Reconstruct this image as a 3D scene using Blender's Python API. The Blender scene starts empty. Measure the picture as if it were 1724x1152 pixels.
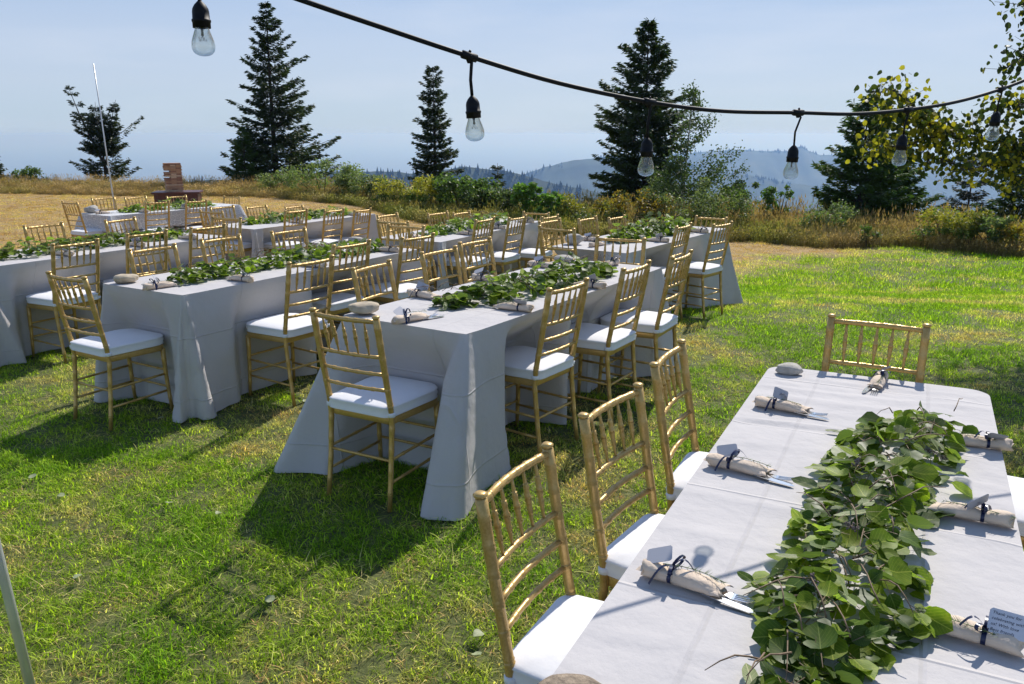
import bpy, bmesh, math, random
import numpy as np
from mathutils import Vector, Matrix, noise
R = math.radians
SC = bpy.context.scene
COL = SC.collection

# ---------------------------------------------------------------- camera, sky, sun, exposure
cam = bpy.data.cameras.new('camera')
camo = bpy.data.objects.new('camera', cam); COL.objects.link(camo)
cam.sensor_width = 36; cam.sensor_fit = 'HORIZONTAL'
cam.lens = 1366.07 / 1724 * 36
cam.clip_start = 0.05; cam.clip_end = 200000
camo.location = (0, 0, 1.6645)
camo.rotation_euler = (R(90) - 0.25052, 0, 0)
SC.camera = camo

SUN_AZ, SUN_EL = R(27), R(45)          # azimuth clockwise from +Y
w = bpy.data.worlds.new('World'); SC.world = w; w.use_nodes = True
nt = w.node_tree; nt.nodes.clear()
sky = nt.nodes.new('ShaderNodeTexSky'); sky.sky_type = 'NISHITA'; sky.sun_disc = False
sky.sun_elevation = SUN_EL; sky.sun_rotation = SUN_AZ
sky.altitude = 1500; sky.air_density = 1.0; sky.dust_density = 0.6; sky.ozone_density = 1.5
bg = nt.nodes.new('ShaderNodeBackground'); bg.inputs['Strength'].default_value = 0.128
wo = nt.nodes.new('ShaderNodeOutputWorld')
# a hazy summer sky: the pale band of haze over the horizon, the same all round, thinning upwards into the clear sky
tc = nt.nodes.new('ShaderNodeTexCoord'); sx = nt.nodes.new('ShaderNodeSeparateXYZ'); nt.links.new(tc.outputs['Generated'], sx.inputs[0])
hz = nt.nodes.new('ShaderNodeValToRGB'); he = hz.color_ramp.elements
he[0].position = 0; he[0].color = (0.2211, 0.2942, 0.3880, 1); he[1].position = .5; he[1].color = (0.1101, 0.1985, 0.3790, 1)
q = he.new(0.022); q.color = (0.2364, 0.3032, 0.3934, 1)
q = he.new(0.055); q.color = (0.2707, 0.3212, 0.4079, 1)
q = he.new(0.1); q.color = (0.2752, 0.3266, 0.4196, 1)
q = he.new(0.22); q.color = (0.1850, 0.2725, 0.4205, 1)
sc10 = nt.nodes.new('ShaderNodeMixRGB'); sc10.blend_type = 'MULTIPLY'; sc10.inputs['Fac'].default_value = 1; sc10.inputs['Color2'].default_value = (10, 10, 10, 1)
nt.links.new(sx.outputs['Z'], hz.inputs[0]); nt.links.new(hz.outputs[0], sc10.inputs['Color1'])
hf = nt.nodes.new('ShaderNodeMapRange'); hf.interpolation_type = 'SMOOTHSTEP'
for i_, v_ in ((1, .25), (2, .85), (3, .90), (4, 0)): hf.inputs[i_].default_value = v_
nt.links.new(sx.outputs['Z'], hf.inputs[0])
m0 = nt.nodes.new('ShaderNodeMixRGB'); nt.links.new(hf.outputs[0], m0.inputs['Fac']); nt.links.new(sky.outputs[0], m0.inputs['Color1']); nt.links.new(sc10.outputs[0], m0.inputs['Color2'])
# thin high cloud, very faint
mp = nt.nodes.new('ShaderNodeMapping'); mp.inputs['Scale'].default_value = (3.0, 3.0, 16.0)
cn = nt.nodes.new('ShaderNodeTexNoise'); cn.inputs['Scale'].default_value = 1.6; cn.inputs['Detail'].default_value = 6
cr = nt.nodes.new('ShaderNodeValToRGB'); cr.color_ramp.elements[0].position = .46; cr.color_ramp.elements[1].position = .80
cr.color_ramp.elements[1].color = (.30, .30, .30, 1)
mx = nt.nodes.new('ShaderNodeMixRGB'); mx.inputs['Color2'].default_value = (4.3, 4.6, 5.2, 1)
nt.links.new(tc.outputs['Generated'], mp.inputs['Vector']); nt.links.new(mp.outputs[0], cn.inputs['Vector'])
nt.links.new(cn.outputs['Fac'], cr.inputs[0]); nt.links.new(cr.outputs[0], mx.inputs['Fac'])
nt.links.new(m0.outputs[0], mx.inputs['Color1']); nt.links.new(mx.outputs[0], bg.inputs['Color'])
nt.links.new(bg.outputs[0], wo.inputs['Surface'])
sun = bpy.data.lights.new('sun', 'SUN'); sun.energy = 3.6; sun.angle = R(.53); sun.color = (1, .95, .87)
suno = bpy.data.objects.new('sun', sun); COL.objects.link(suno)
sd = Vector((math.sin(SUN_AZ)*math.cos(SUN_EL), math.cos(SUN_AZ)*math.cos(SUN_EL), math.sin(SUN_EL)))
suno.rotation_euler = sd.to_track_quat('Z', 'Y').to_euler(); suno.location = (5, 10, 12)
SC.view_settings.view_transform = 'Standard'; SC.view_settings.look = 'None'
SC.view_settings.exposure = 0.5; SC.view_settings.gamma = 1
SC.view_settings.use_curve_mapping = False
SC.cycles.use_denoising = True
SC.cycles.max_bounces = 8; SC.cycles.diffuse_bounces = 3; SC.cycles.glossy_bounces = 3
SC.cycles.transmission_bounces = 6; SC.cycles.transparent_max_bounces = 12; SC.cycles.volume_bounces = 0
SC.cycles.caustics_reflective = False; SC.cycles.caustics_refractive = False
SC.cycles.use_adaptive_sampling = True; SC.cycles.adaptive_threshold = 0.02

# ---------------------------------------------------------------- materials
def srgb(r, g, b):
    f = lambda c: (c/255/12.92) if c/255 <= .04045 else ((c/255+.055)/1.055)**2.4
    return (f(r), f(g), f(b), 1)
class M:
    def __init__(s, name):
        s.m = bpy.data.materials.new(name); s.m.use_nodes = True
        s.t = s.m.node_tree; s.b = s.t.nodes['Principled BSDF']; s.o = s.t.nodes['Material Output']
    def n(s, t, **k):
        x = s.t.nodes.new(t)
        for a, v in k.items():
            if a in x.inputs: x.inputs[a].default_value = v
            else: setattr(x, a, v)
        return x
    def l(s, a, b): s.t.links.new(a, b)
    def set(s, **k):
        for a, v in k.items(): s.b.inputs[a.replace('_', ' ')].default_value = v
        return s
    def noise(s, scale, detail=4, vec=None, rough=.5):
        x = s.n('ShaderNodeTexNoise'); x.inputs['Scale'].default_value = scale
        x.inputs['Detail'].default_value = detail; x.inputs['Roughness'].default_value = rough
        if vec is None:
            c = s.n('ShaderNodeTexCoord'); vec = c.outputs['Object']
        s.l(vec, x.inputs['Vector']); return x.outputs['Fac']
    def ramp(s, fac, stops):
        x = s.n('ShaderNodeValToRGB'); e = x.color_ramp.elements
        e[0].position, e[0].color = stops[0][0], stops[0][1]; e[1].position, e[1].color = stops[-1][0], stops[-1][1]
        for p, c in stops[1:-1]:
            q = e.new(p); q.color = c
        s.l(fac, x.inputs[0]); return x.outputs[0]
    def mix(s, fac, a, b, mode='MIX'):
        x = s.n('ShaderNodeMixRGB', blend_type=mode)
        for i, v in (('Fac', fac), ('Color1', a), ('Color2', b)):
            if hasattr(v, 'is_linked'): s.l(v, x.inputs[i])
            else: x.inputs[i].default_value = v
        return x.outputs[0]
    def bump(s, h, strength=.3, dist=.01):
        x = s.n('ShaderNodeBump'); x.inputs['Strength'].default_value = strength; x.inputs['Distance'].default_value = dist
        s.l(h, x.inputs['Height']); s.l(x.outputs[0], s.b.inputs['Normal'])
    def translucent(s, fac, colsock):
        tr = s.n('ShaderNodeBsdfTranslucent'); s.l(colsock, tr.inputs['Color'])
        mx = s.n('ShaderNodeMixShader'); mx.inputs[0].default_value = fac
        s.l(s.b.outputs[0], mx.inputs[1]); s.l(tr.outputs[0], mx.inputs[2]); s.l(mx.outputs[0], s.o.inputs['Surface'])

def c4(r, g, b): return (r, g, b, 1)

def m_gold():
    m = M('gold_paint'); f = m.noise(9, 3)
    c = m.ramp(f, [(.3, c4(.53, .335, .085)), (.7, c4(.65, .43, .135))])
    g2 = m.noise(140, 2); c = m.mix(.35, c, m.ramp(g2, [(.35, c4(.33, .19, .06)), (.6, c4(.56, .37, .16))]))
    m.l(c, m.b.inputs['Base Color']); m.set(Metallic=.38, Roughness=.36); m.bump(m.noise(260, 2), .12, .002)
    return m.m
def m_cushion():
    m = M('cushion_fabric'); m.set(Base_Color=c4(.80, .79, .80), Roughness=.9)
    m.bump(m.noise(16, 3), .25, .012); return m.m
def m_cloth(name='tablecloth_fabric', col=(.57, .54, .53)):
    m = M(name); f = m.noise(2.2, 4)
    c = m.ramp(f, [(.3, c4(*[x*.97 for x in col])), (.7, c4(*col))])
    fine = m.noise(420, 2)
    c = m.mix(.12, c, m.ramp(fine, [(.3, c4(*[x*.7 for x in col])), (.7, c4(*[min(1, x*1.25) for x in col]))]))
    m.l(c, m.b.inputs['Base Color']); m.set(Roughness=.88)
    a = m.noise(5.5, 5); b2 = m.noise(420, 2)
    mm = m.n('ShaderNodeMath', operation='MULTIPLY_ADD'); m.l(b2, mm.inputs[0]); mm.inputs[1].default_value = .012; m.l(a, mm.inputs[2])
    # pressed fold lines from the packaging
    cc = m.n('ShaderNodeTexCoord'); sx_ = m.n('ShaderNodeSeparateXYZ'); m.l(cc.outputs['Object'], sx_.inputs[0]); hs = mm.outputs[0]
    for ax_, per_, of_ in ((1, .575, .13), (0, .39, .195), (2, .38, .26)):
        a1 = m.n('ShaderNodeMath', operation='PINGPONG'); a0 = m.n('ShaderNodeMath', operation='ADD'); m.l(sx_.outputs[ax_], a0.inputs[0]); a0.inputs[1].default_value = 10*per_+of_
        m.l(a0.outputs[0], a1.inputs[0]); a1.inputs[1].default_value = per_/2
        a2 = m.n('ShaderNodeMapRange'); m.l(a1.outputs[0], a2.inputs[0]); a2.inputs[1].default_value = 0; a2.inputs[2].default_value = .007; a2.inputs[3].default_value = .16; a2.inputs[4].default_value = 0
        a3 = m.n('ShaderNodeMath', operation='ADD'); m.l(a2.outputs[0], a3.inputs[0]); m.l(hs, a3.inputs[1]); hs = a3.outputs[0]
    m.bump(hs, .6, .03)
    m.translucent(.08, c); return m.m
def m_lace():
    m = M('lace_fabric'); c = m.n('ShaderNodeTexCoord')
    v = m.n('ShaderNodeTexVoronoi'); v.inputs['Scale'].default_value = 16; v.feature = 'DISTANCE_TO_EDGE'; m.l(c.outputs['Object'], v.inputs['Vector'])
    col = m.ramp(v.outputs['Distance'], [(.02, c4(.74, .73, .71)), (.10, c4(.42, .42, .44)), (.3, c4(.56, .56, .56))])
    m.l(col, m.b.inputs['Base Color']); m.set(Roughness=.9); m.bump(v.outputs['Distance'], .4, .01); return m.m
def m_plain(name, col, rough=.6, metal=0, nscale=None, var=.2, bump=0):
    m = M(name); m.set(Roughness=rough, Metallic=metal)
    if nscale:
        f = m.noise(nscale, 4)
        m.l(m.ramp(f, [(.3, c4(*[x*(1-var) for x in col])), (.7, c4(*[x*(1+var) for x in col]))]), m.b.inputs['Base Color'])
        if bump: m.bump(m.noise(nscale*3, 4), bump, .01)
    else: m.set(Base_Color=c4(*col))
    return m.m
def m_leaf(name, c1, c2, trans=.35, rough=.45, scale=30, under=None, veins=False):
    m = M(name); f = m.noise(scale, 3)
    oi = m.n('ShaderNodeObjectInfo')
    c = m.ramp(f, [(.3, c4(*c1)), (.7, c4(*c2))])
    if under:
        ge = m.n('ShaderNodeNewGeometry'); c = m.mix(ge.outputs['Backfacing'], c, c4(*under))
    if veins:
        at = m.n('ShaderNodeAttribute', attribute_type='GEOMETRY', attribute_name='lc'); sp = m.n('ShaderNodeSeparateXYZ'); m.l(at.outputs['Vector'], sp.inputs[0])
        def mt(op, a, b=None, c_=None):
            x = m.n('ShaderNodeMath', operation=op)
            for i_, v_ in enumerate((a, b, c_)):
                if v_ is None: continue
                if hasattr(v_, 'is_linked'): m.l(v_, x.inputs[i_])
                else: x.inputs[i_].default_value = v_
            return x.outputs[0]
        ax = mt('ABSOLUTE', sp.outputs[0]); ph_ = mt('MULTIPLY', mt('SUBTRACT', sp.outputs[1], mt('MULTIPLY', ax, 1.1)), 40)
        side = mt('GREATER_THAN', mt('SINE', ph_), .93); mid = mt('LESS_THAN', ax, .016); vn = mt('MAXIMUM', mt('MULTIPLY', side, .45), mid)
        blot = m.noise(3.5, 5, at.outputs['Vector'], .6)
        c = m.mix(m.ramp(blot, [(.52, c4(0, 0, 0)), (.72, c4(.45, .45, .45))]), c, c4(c2[0]*1.7, c2[1]*1.25, c2[2]*1.6))
        c = m.mix(vn, c, c4(min(1, c2[0]*1.9+.02), min(1, c2[1]*1.5+.02), c2[2]*2+.02))
    hv = m.n('ShaderNodeHueSaturation'); mr = m.n('ShaderNodeMapRange'); m.l(oi.outputs['Random'], mr.inputs[0])
    mr.inputs[3].default_value = .75; mr.inputs[4].default_value = 1.3
    m.l(mr.outputs[0], hv.inputs['Value']); m.l(c, hv.inputs['Color']); c = hv.outputs[0]
    m.l(c, m.b.inputs['Base Color']); m.set(Roughness=rough); m.b.inputs['Specular IOR Level'].default_value = .22
    bright = m.mix(1, c, c4(1.7, 2.0, .9), 'MULTIPLY')
    m.translucent(trans, bright); return m.m
def m_blade(name, stops, trans=.4, tcol=c4(1.5, 1.6, .6), hi=c4(2.5, 2.2, 2.7)):
    """grass: colour from the point attribute 'tint' of the instancer (0 lush .. 1 dry)"""
    m = M(name); a = m.n('ShaderNodeAttribute', attribute_type='INSTANCER', attribute_name='tint')
    c = m.ramp(a.outputs['Fac'], stops)
    b = m.n('ShaderNodeAttribute', attribute_type='GEOMETRY', attribute_name='blade')
    c2 = m.ramp(b.outputs['Fac'], [(0, c4(.55, .6, .5)), (.6, c4(1, 1, 1)), (1, hi)])
    c = m.mix(1, c, c2, 'MULTIPLY')
    m.l(c, m.b.inputs['Base Color']); m.set(Roughness=.6); m.b.inputs['Specular IOR Level'].default_value = .15
    m.translucent(trans, m.mix(1, c, tcol, 'MULTIPLY')); return m.m

MAT = {}
MAT['gold'] = m_gold(); MAT['cushion'] = m_cushion(); MAT['cloth'] = m_cloth()
MAT['lace'] = m_lace()
MAT['strap'] = m_plain('white_strap', (.78, .78, .8), .8)
MAT['napkin'] = m_plain('napkin_linen', (.70, .56, .43), .9, 0, 40, .05, .25)
MAT['ribbon'] = m_plain('navy_satin_ribbon', (.008, .013, .055), .32)
MAT['steel'] = m_plain('cutlery_steel', (.75, .77, .8), .16, 1)
MAT['card'] = m_plain('grey_card', (.42, .42, .46), .8)
MAT['ink'] = m_plain('ink', (.03, .03, .05), .7)
MAT['rosemary'] = m_plain('rosemary_needles', (.16, .20, .08), .6, 0, 60, .4)
MAT['stem'] = m_plain('dry_stem', (.17, .11, .06), .7, 0, 50, .4)
MAT['leaf_a'] = m_leaf('garland_leaf_green', (.12, .185, .010), (.22, .30, .026), .48, .5, 30, (.13, .18, .045), True)
MAT['leaf_b'] = m_leaf('garland_leaf_dark', (.036, .072, .006), (.07, .12, .012), .28, .45, 30, (.10, .14, .045), True)
MAT['leaf_c'] = m_leaf('garland_leaf_pale', (.15, .19, .07), (.23, .27, .12), .25, .55, 30, (.21, .24, .11), True)
MAT['stone_tan'] = m_plain('tan_river_stone', (.50, .41, .29), .85, 0, 24, .22, .3); MAT['stone'] = m_plain('river_stone', (.42, .39, .34), .85, 0, 24, .22, .3)
MAT['stone_b'] = m_plain('brown_stone', (.27, .21, .15), .9, 0, 60, .45, .5)
MAT['black'] = m_plain('black_rubber', (.004, .004, .005), .55); MAT['black'].node_tree.nodes['Principled BSDF'].inputs['Specular IOR Level'].default_value = .25
MAT['pole'] = m_plain('galvanised_pole', (.62, .62, .60), .35, .45, 12, .1)
MAT['filament'] = m_plain('filament', (.35, .3, .2), .4, .8)
def m_glass():
    m = M('bulb_glass'); m.t.nodes.remove(m.b)
    g = m.n('ShaderNodeBsdfGlass', IOR=1.45, Roughness=0.0); g.inputs['Color'].default_value = c4(.93, .95, .93)
    t = m.n('ShaderNodeBsdfTransparent'); t.inputs['Color'].default_value = c4(.86, .88, .86)
    lw = m.n('ShaderNodeLayerWeight', Blend=.35)
    mx = m.n('ShaderNodeMixShader'); gl = m.n('ShaderNodeBsdfGlossy', Roughness=.02)
    m.l(lw.outputs['Facing'], mx.inputs[0])
    m2 = m.n('ShaderNodeMixShader'); m2.inputs[0].default_value = .12
    m.l(t.outputs[0], m2.inputs[1]); m.l(gl.outputs[0], m2.inputs[2])
    m.l(m2.outputs[0], mx.inputs[1]); m.l(g.outputs[0], mx.inputs[2]); m.l(mx.outputs[0], m.o.inputs['Surface']); return m.m
MAT['glass'] = m_glass()

# ---------------------------------------------------------------- mesh helpers
class MB:
    def __init__(s): s.v = []; s.f = []; s.m = []; s.s = []
    def add(s, vs, fs, mi=0, smooth=True):
        o = len(s.v); s.v += [tuple(p) for p in vs]
        for f in fs: s.f.append(tuple(i+o for i in f)); s.m.append(mi); s.s.append(smooth)
    def tube(s, pts, rad, n=8, cap=True, mi=0):
        pts = [Vector(p) for p in pts]; k = len(pts)
        if not hasattr(rad, '__len__'): rad = [rad]*k
        vs = []; u = None
        for i, p in enumerate(pts):
            d = (pts[min(i+1, k-1)] - pts[max(i-1, 0)])
            d = d.normalized() if d.length > 1e-9 else Vector((0, 0, 1))
            if u is None:
                u = d.orthogonal().normalized()
            else:
                u = (u - d*u.dot(d)); u = u.normalized() if u.length > 1e-6 else d.orthogonal().normalized()
            v = d.cross(u)
            for j in range(n):
                a = 2*math.pi*j/n; vs.append(p + (u*math.cos(a)+v*math.sin(a))*rad[i])
        fs = [(i*n+j, i*n+(j+1) % n, (i+1)*n+(j+1) % n, (i+1)*n+j) for i in range(k-1) for j in range(n)]
        if cap: fs += [tuple(range(n-1, -1, -1)), tuple(range((k-1)*n, k*n))]
        s.add(vs, fs, mi)
    def box(s, c, h, mi=0, rot=None):
        c = Vector(c); vs = []
        for x in (-1, 1):
            for y in (-1, 1):
                for z in (-1, 1):
                    p = Vector((x*h[0], y*h[1], z*h[2])); p = rot @ p if rot else p; vs.append(c+p)
        s.add(vs, [(0, 1, 3, 2), (4, 6, 7, 5), (0, 4, 5, 1), (2, 3, 7, 6), (0, 2, 6, 4), (1, 5, 7, 3)], mi, False)
    def mesh(s, name, mats):
        me = bpy.data.meshes.new(name); me.from_pydata(s.v, [], s.f)
        for m in (mats if isinstance(mats, (list, tuple)) else [mats]): me.materials.append(m)
        me.polygons.foreach_set('material_index', s.m); me.polygons.foreach_set('use_smooth', s.s); me.update(); return me
    def obj(s, name, mats, parent=None): return link(name, s.mesh(name, mats), parent)
def link(name, data, parent=None):
    o = bpy.data.objects.new(name, data); COL.objects.link(o)
    if parent: o.parent = parent
    return o
def empty(name, loc=(0, 0, 0), rz=0):
    o = bpy.data.objects.new(name, None); COL.objects.link(o); o.location = loc; o.rotation_euler.z = rz
    o.empty_display_size = .1; return o
def tag(o, label, cat, group=None):
    o['label'] = label; o['category'] = cat
    if group: o['group'] = group
    return o
def copy_tree(o, parent=None, kids=None):
    if kids is None:
        kids = {}
    c = o.copy(); COL.objects.link(c); c.parent = parent
    for ch in o.children: copy_tree(ch, c)
    return c
def fast_mesh(name, V, F, mats, mi=None, smooth=False):
    """numpy build: V (n,3), F (m,k) all the same size"""
    me = bpy.data.meshes.new(name); n, (m, k) = len(V), F.shape
    me.vertices.add(n); me.vertices.foreach_set('co', np.asarray(V, np.float32).ravel())
    me.loops.add(m*k); me.loops.foreach_set('vertex_index', F.astype(np.int32).ravel())
    me.polygons.add(m); me.polygons.foreach_set('loop_start', np.arange(0, m*k, k, dtype=np.int32))
    for x in (mats if isinstance(mats, (list, tuple)) else [mats]): me.materials.append(x)
    if mi is not None: me.polygons.foreach_set('material_index', mi.astype(np.int32))
    if smooth: me.polygons.foreach_set('use_smooth', np.ones(m, bool))
    me.update(calc_edges=True); return me

# ---------------------------------------------------------------- the lie of the land
GC = (0.22494, 0.17673, -0.13389, -0.58941, -0.92236, 0.11527, -0.22095)
EX = [-40, -17.3, -12.5, -10.7, -8.8, -4.6, -2.4, -.2, 1.25, 3.5, 6., 7.4, 9.3, 10.7, 40]
EY = [29, 27.8, 26.6, 26.4, 26.4, 24.4, 20.6, 20, 19.5, 20., 20.6, 19.2, 19.6, 17.6, 14]
def yfront(x): return np.interp(x, EX, EY)          # front edge of the tall weeds
def ground(x, y):
    x = np.asarray(x, float); y = np.asarray(y, float)
    xe = np.clip(x, -7.5, 5.5); ye = np.where(y < 11.5, y, 11.5+2.2*(1-np.exp(-(np.maximum(y, 11.5)-11.5)/2.2))); ye = np.maximum(ye, -2)
    u = xe/10; v = (ye-4)/10; c = GC
    z = c[0]*u+c[1]*v+c[2]*u*u+c[3]*u*v+c[4]*v*v+c[5]*v**3+c[6]*u*v*v
    t = np.maximum(np.maximum(y-yfront(x)-4.5, np.abs(x)-60), 0)
    return np.maximum(z - .10*t - .0075*t*t, -560)
def gz(x, y): return float(ground(x, y))
def dryness(x, y):
    """0 lush green .. 1 straw"""
    x = np.asarray(x, float); y = np.asarray(y, float)
    e = (y - (10.2 + np.where(x > 0, 1.05, .62)*x))/3.2
    n = np.array([noise.noise(Vector((a*.45, b*.45, 3))) + .5*noise.noise(Vector((a*1.6, b*1.6, 9))) for a, b in zip(x.ravel(), y.ravel())]).reshape(x.shape)
    return np.clip(.5+e+n*.55, 0, 1)

def ground_mat():
    m = M('lawn_soil_and_straw'); a = m.n('ShaderNodeAttribute', attribute_name='dry')
    c = m.n('ShaderNodeTexCoord'); ge = c.outputs['Object']
    big = m.noise(.55, 5, ge); fine = m.noise(17, 7, ge, .72)
    green = m.ramp(fine, [(.3, c4(.035, .045, .012)), (.55, c4(.10, .115, .028)), (.75, c4(.22, .19, .075))])
    straw = m.ramp(fine, [(.34, c4(.10, .055, .018)), (.5, c4(.33, .20, .065)), (.68, c4(.58, .39, .16))])
    streak = m.noise(4.5, 6, ge, .7); bare = m.ramp(streak, [(.35, c4(.19, .105, .04)), (.5, c4(.34, .225, .09)), (.65, c4(.45, .32, .13))])
    straw = m.mix(.5, straw, bare)
    near = m.mix(a.outputs['Fac'], green, straw)
    # the hillside and valley beyond the brow
    far = m.noise(.004, 8, ge, .6)
    farc = m.ramp(far, [(.35, c4(.035, .055, .03)), (.5, c4(.09, .10, .05)), (.68, c4(.20, .17, .10))])
    f = m.n('ShaderNodeAttribute', attribute_name='farness')
    m.l(m.mix(f.outputs['Fac'], near, farc), m.b.inputs['Base Color']); m.set(Roughness=.95)
    m.bump(m.noise(40, 5, ge, .6), .6, .02); return m.m
def make_ground():
    xs = np.unique(np.concatenate([np.arange(-14, 14.01, .25), np.arange(-45, 45, 1.5), np.geomspace(45, 70000, 40), -np.geomspace(45, 70000, 40)]))
    ys = np.unique(np.concatenate([np.arange(0, 26.01, .25), np.arange(-30, 0, 2), np.arange(26, 60, 1.5), np.geomspace(60, 70000, 50)]))
    X, Y = np.meshgrid(xs, ys); Z = ground(X, Y)
    fx = np.clip((Y-60)/200, 0, 1)
    hills = np.array([noise.noise(Vector((a/900, b/900, 1)))+.5*noise.noise(Vector((a/350, b/350, 5))) for a, b in zip(X.ravel(), Y.ravel())]).reshape(X.shape)
    Z = Z + fx*hills*45*np.clip(1-(Y-3000)/9000, 0, 1)
    V = np.stack([X, Y, Z], -1).reshape(-1, 3); ny, nx = X.shape
    i = np.arange(ny*nx).reshape(ny, nx)
    F = np.stack([i[:-1, :-1], i[:-1, 1:], i[1:, 1:], i[1:, :-1]], -1).reshape(-1, 4)
    me = fast_mesh('ground', V, F, ground_mat(), smooth=True)
    at = me.attributes.new('dry', 'FLOAT', 'POINT'); at.data.foreach_set('value', dryness(V[:, 0], V[:, 1]).astype(np.float32))
    at = me.attributes.new('farness', 'FLOAT', 'POINT'); at.data.foreach_set('value', np.clip((V[:, 1]-50)/60, 0, 1).astype(np.float32))
    o = link('ground', me); o['kind'] = 'structure'; o['label'] = 'sloping lawn turning from green to dry straw, hillside and valley beyond'
make_ground()

# ---------------------------------------------------------------- far ridges
def ridge(name, label, dist, crest, treeh, col, seed, floor=-560, ntree=900):
    """crest: (pixel x, elevation above the eye in tangent units) -> a real hill at distance dist"""
    rnd = random.Random(seed)
    px = np.array([c[0] for c in crest]); ty = np.array([c[1] for c in crest])
    xs = np.linspace(px[0], px[-1], 420)*dist
    cz = np.interp(xs/dist, px, ty)*dist + 1.66
    nn = np.array([noise.noise(Vector((x/dist*26, seed, 0)))*.0022 + noise.noise(Vector((x/dist*90, seed, 4)))*.0009 for x in xs])*dist
    cz = cz+nn
    rows = 26; V = []
    for r in range(rows):
        t = r/(rows-1) if r else 0
        for x, z in zip(xs, cz):
            tt = t
            y = dist*(1-.42*tt) + dist*.02*noise.noise(Vector((x/dist*14, tt*3, seed+2)))*min(1, tt*4)
            zz = z + (floor-z)*(tt**.85)
            gul = (noise.noise(Vector((x/dist*22+tt*2.0, tt*2.5, seed)))+.5*noise.noise(Vector((x/dist*60+tt*3, tt*7, seed))))*dist*.012*min(1, tt*5)
            V.append((x*(1-.12*tt), y, zz+gul))
    # back slope
    for x, z in zip(xs, cz): V.append((x*1.1, dist*1.3, z-dist*.12))
    n = len(xs); F = []
    for r in range(rows-1):
        for i in range(n-1): F.append((r*n+i, (r+1)*n+i, (r+1)*n+i+1, r*n+i+1))
    b = rows*n
    for i in range(n-1): F.append((i, i+1, b+i+1, b+i))
    m = M(name+'_slope'); c = m.n('ShaderNodeTexCoord')
    f = m.noise(28/dist, 8, c.outputs['Object'], .65)
    m.l(m.ramp(f, [(.4, c4(*col)), (.55, c4(*[x*1.4 for x in col])), (.66, c4(.075, .085, .045))]), m.b.inputs['Base Color']); m.set(Roughness=1)
    o = link(name, fast_mesh(name, np.array(V), np.array(F), m.m, smooth=True)); o['kind'] = 'structure'; o['label'] = label
    mb = MB()
    for _ in range(ntree):
        i = rnd.randrange(n); x = xs[i]+rnd.uniform(-.5, .5)*(xs[1]-xs[0]); t = abs(rnd.gauss(0, .01))
        y = dist*(1-.42*t); z = cz[i]+(floor-cz[i])*(t**.85)
        clump = noise.noise(Vector((x/dist*18, seed+7, 0)))
        if clump < -.12: continue
        h = treeh*rnd.uniform(.4, 1.0)*(1+clump*.7); r_ = h*.28
        mb.add([(x-r_, y, z-h*.2), (x+r_, y-r_, z-h*.2), (x+r_*.2, y+r_, z-h*.2), (x, y, z+h)], [(0, 1, 3), (1, 2, 3), (2, 0, 3)], 0, False)
    q = mb.obj('distant_forest', FARTREE); q['kind'] = 'stuff'
FARTREE = m_plain('distant_conifers', (.028, .042, .026), 1)
P = lambda px, py: ((px-862)/1366/.969, (226.4-py)/1366*1.0)
ridge('near_ridge', 'low forested ridge behind the field', 1500, [P(-500, 300), P(0, 291), P(60, 292), P(130, 299), P(260, 306), P(400, 300), P(560, 287), P(640, 284), P(700, 290), P(730, 285), P(790, 279), P(850, 284), P(910, 300), P(1050, 330), P(1500, 380)], 12, (.030, .045, .026), 3)
ridge('middle_ridge', 'blue hazy forested ridge', 3200, [P(600, 330), P(850, 300), P(875, 292), P(930, 274), P(975, 265), P(1040, 262), P(1120, 266), P(1200, 285), P(1400, 320), P(2400, 360)], 14, (.032, .05, .03), 11)
ridge('high_ridge', 'highest blue hazy ridge with a rocky knob', 4800, [P(850, 300), P(1000, 262), P(1100, 258), P(1200, 252), P(1225, 250), P(1290, 254), P(1305, 253), P(1316, 246), P(1324, 245), P(1334, 253), P(1350, 258), P(1400, 261), P(1500, 264), P(1724, 268), P(2600, 262)], 18, (.035, .052, .032), 21)

# ---------------------------------------------------------------- haze
def haze():
    m = bpy.data.materials.new('haze_air'); m.use_nodes = True; t = m.node_tree; t.nodes.clear()
    v = t.nodes.new('ShaderNodeVolumePrincipled'); v.inputs['Color'].default_value = HAZE_COL
    v.inputs['Density'].default_value = HAZE_D; v.inputs['Anisotropy'].default_value = .26; v.inputs['Absorption Color'].default_value = (.76, .77, 1, 1)
    o = t.nodes.new('ShaderNodeOutputMaterial'); t.links.new(v.outputs[0], o.inputs['Volume'])
    mb = MB(); z0, z1 = -640, 14; mb.box((0, 0, (z0+z1)/2), (75000, 75000, (z1-z0)/2))
    q = mb.obj('haze', m); q['kind'] = 'stuff'
HAZE_COL = (.27, .47, .86, 1); HAZE_D = 1.9e-4
haze()

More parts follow.
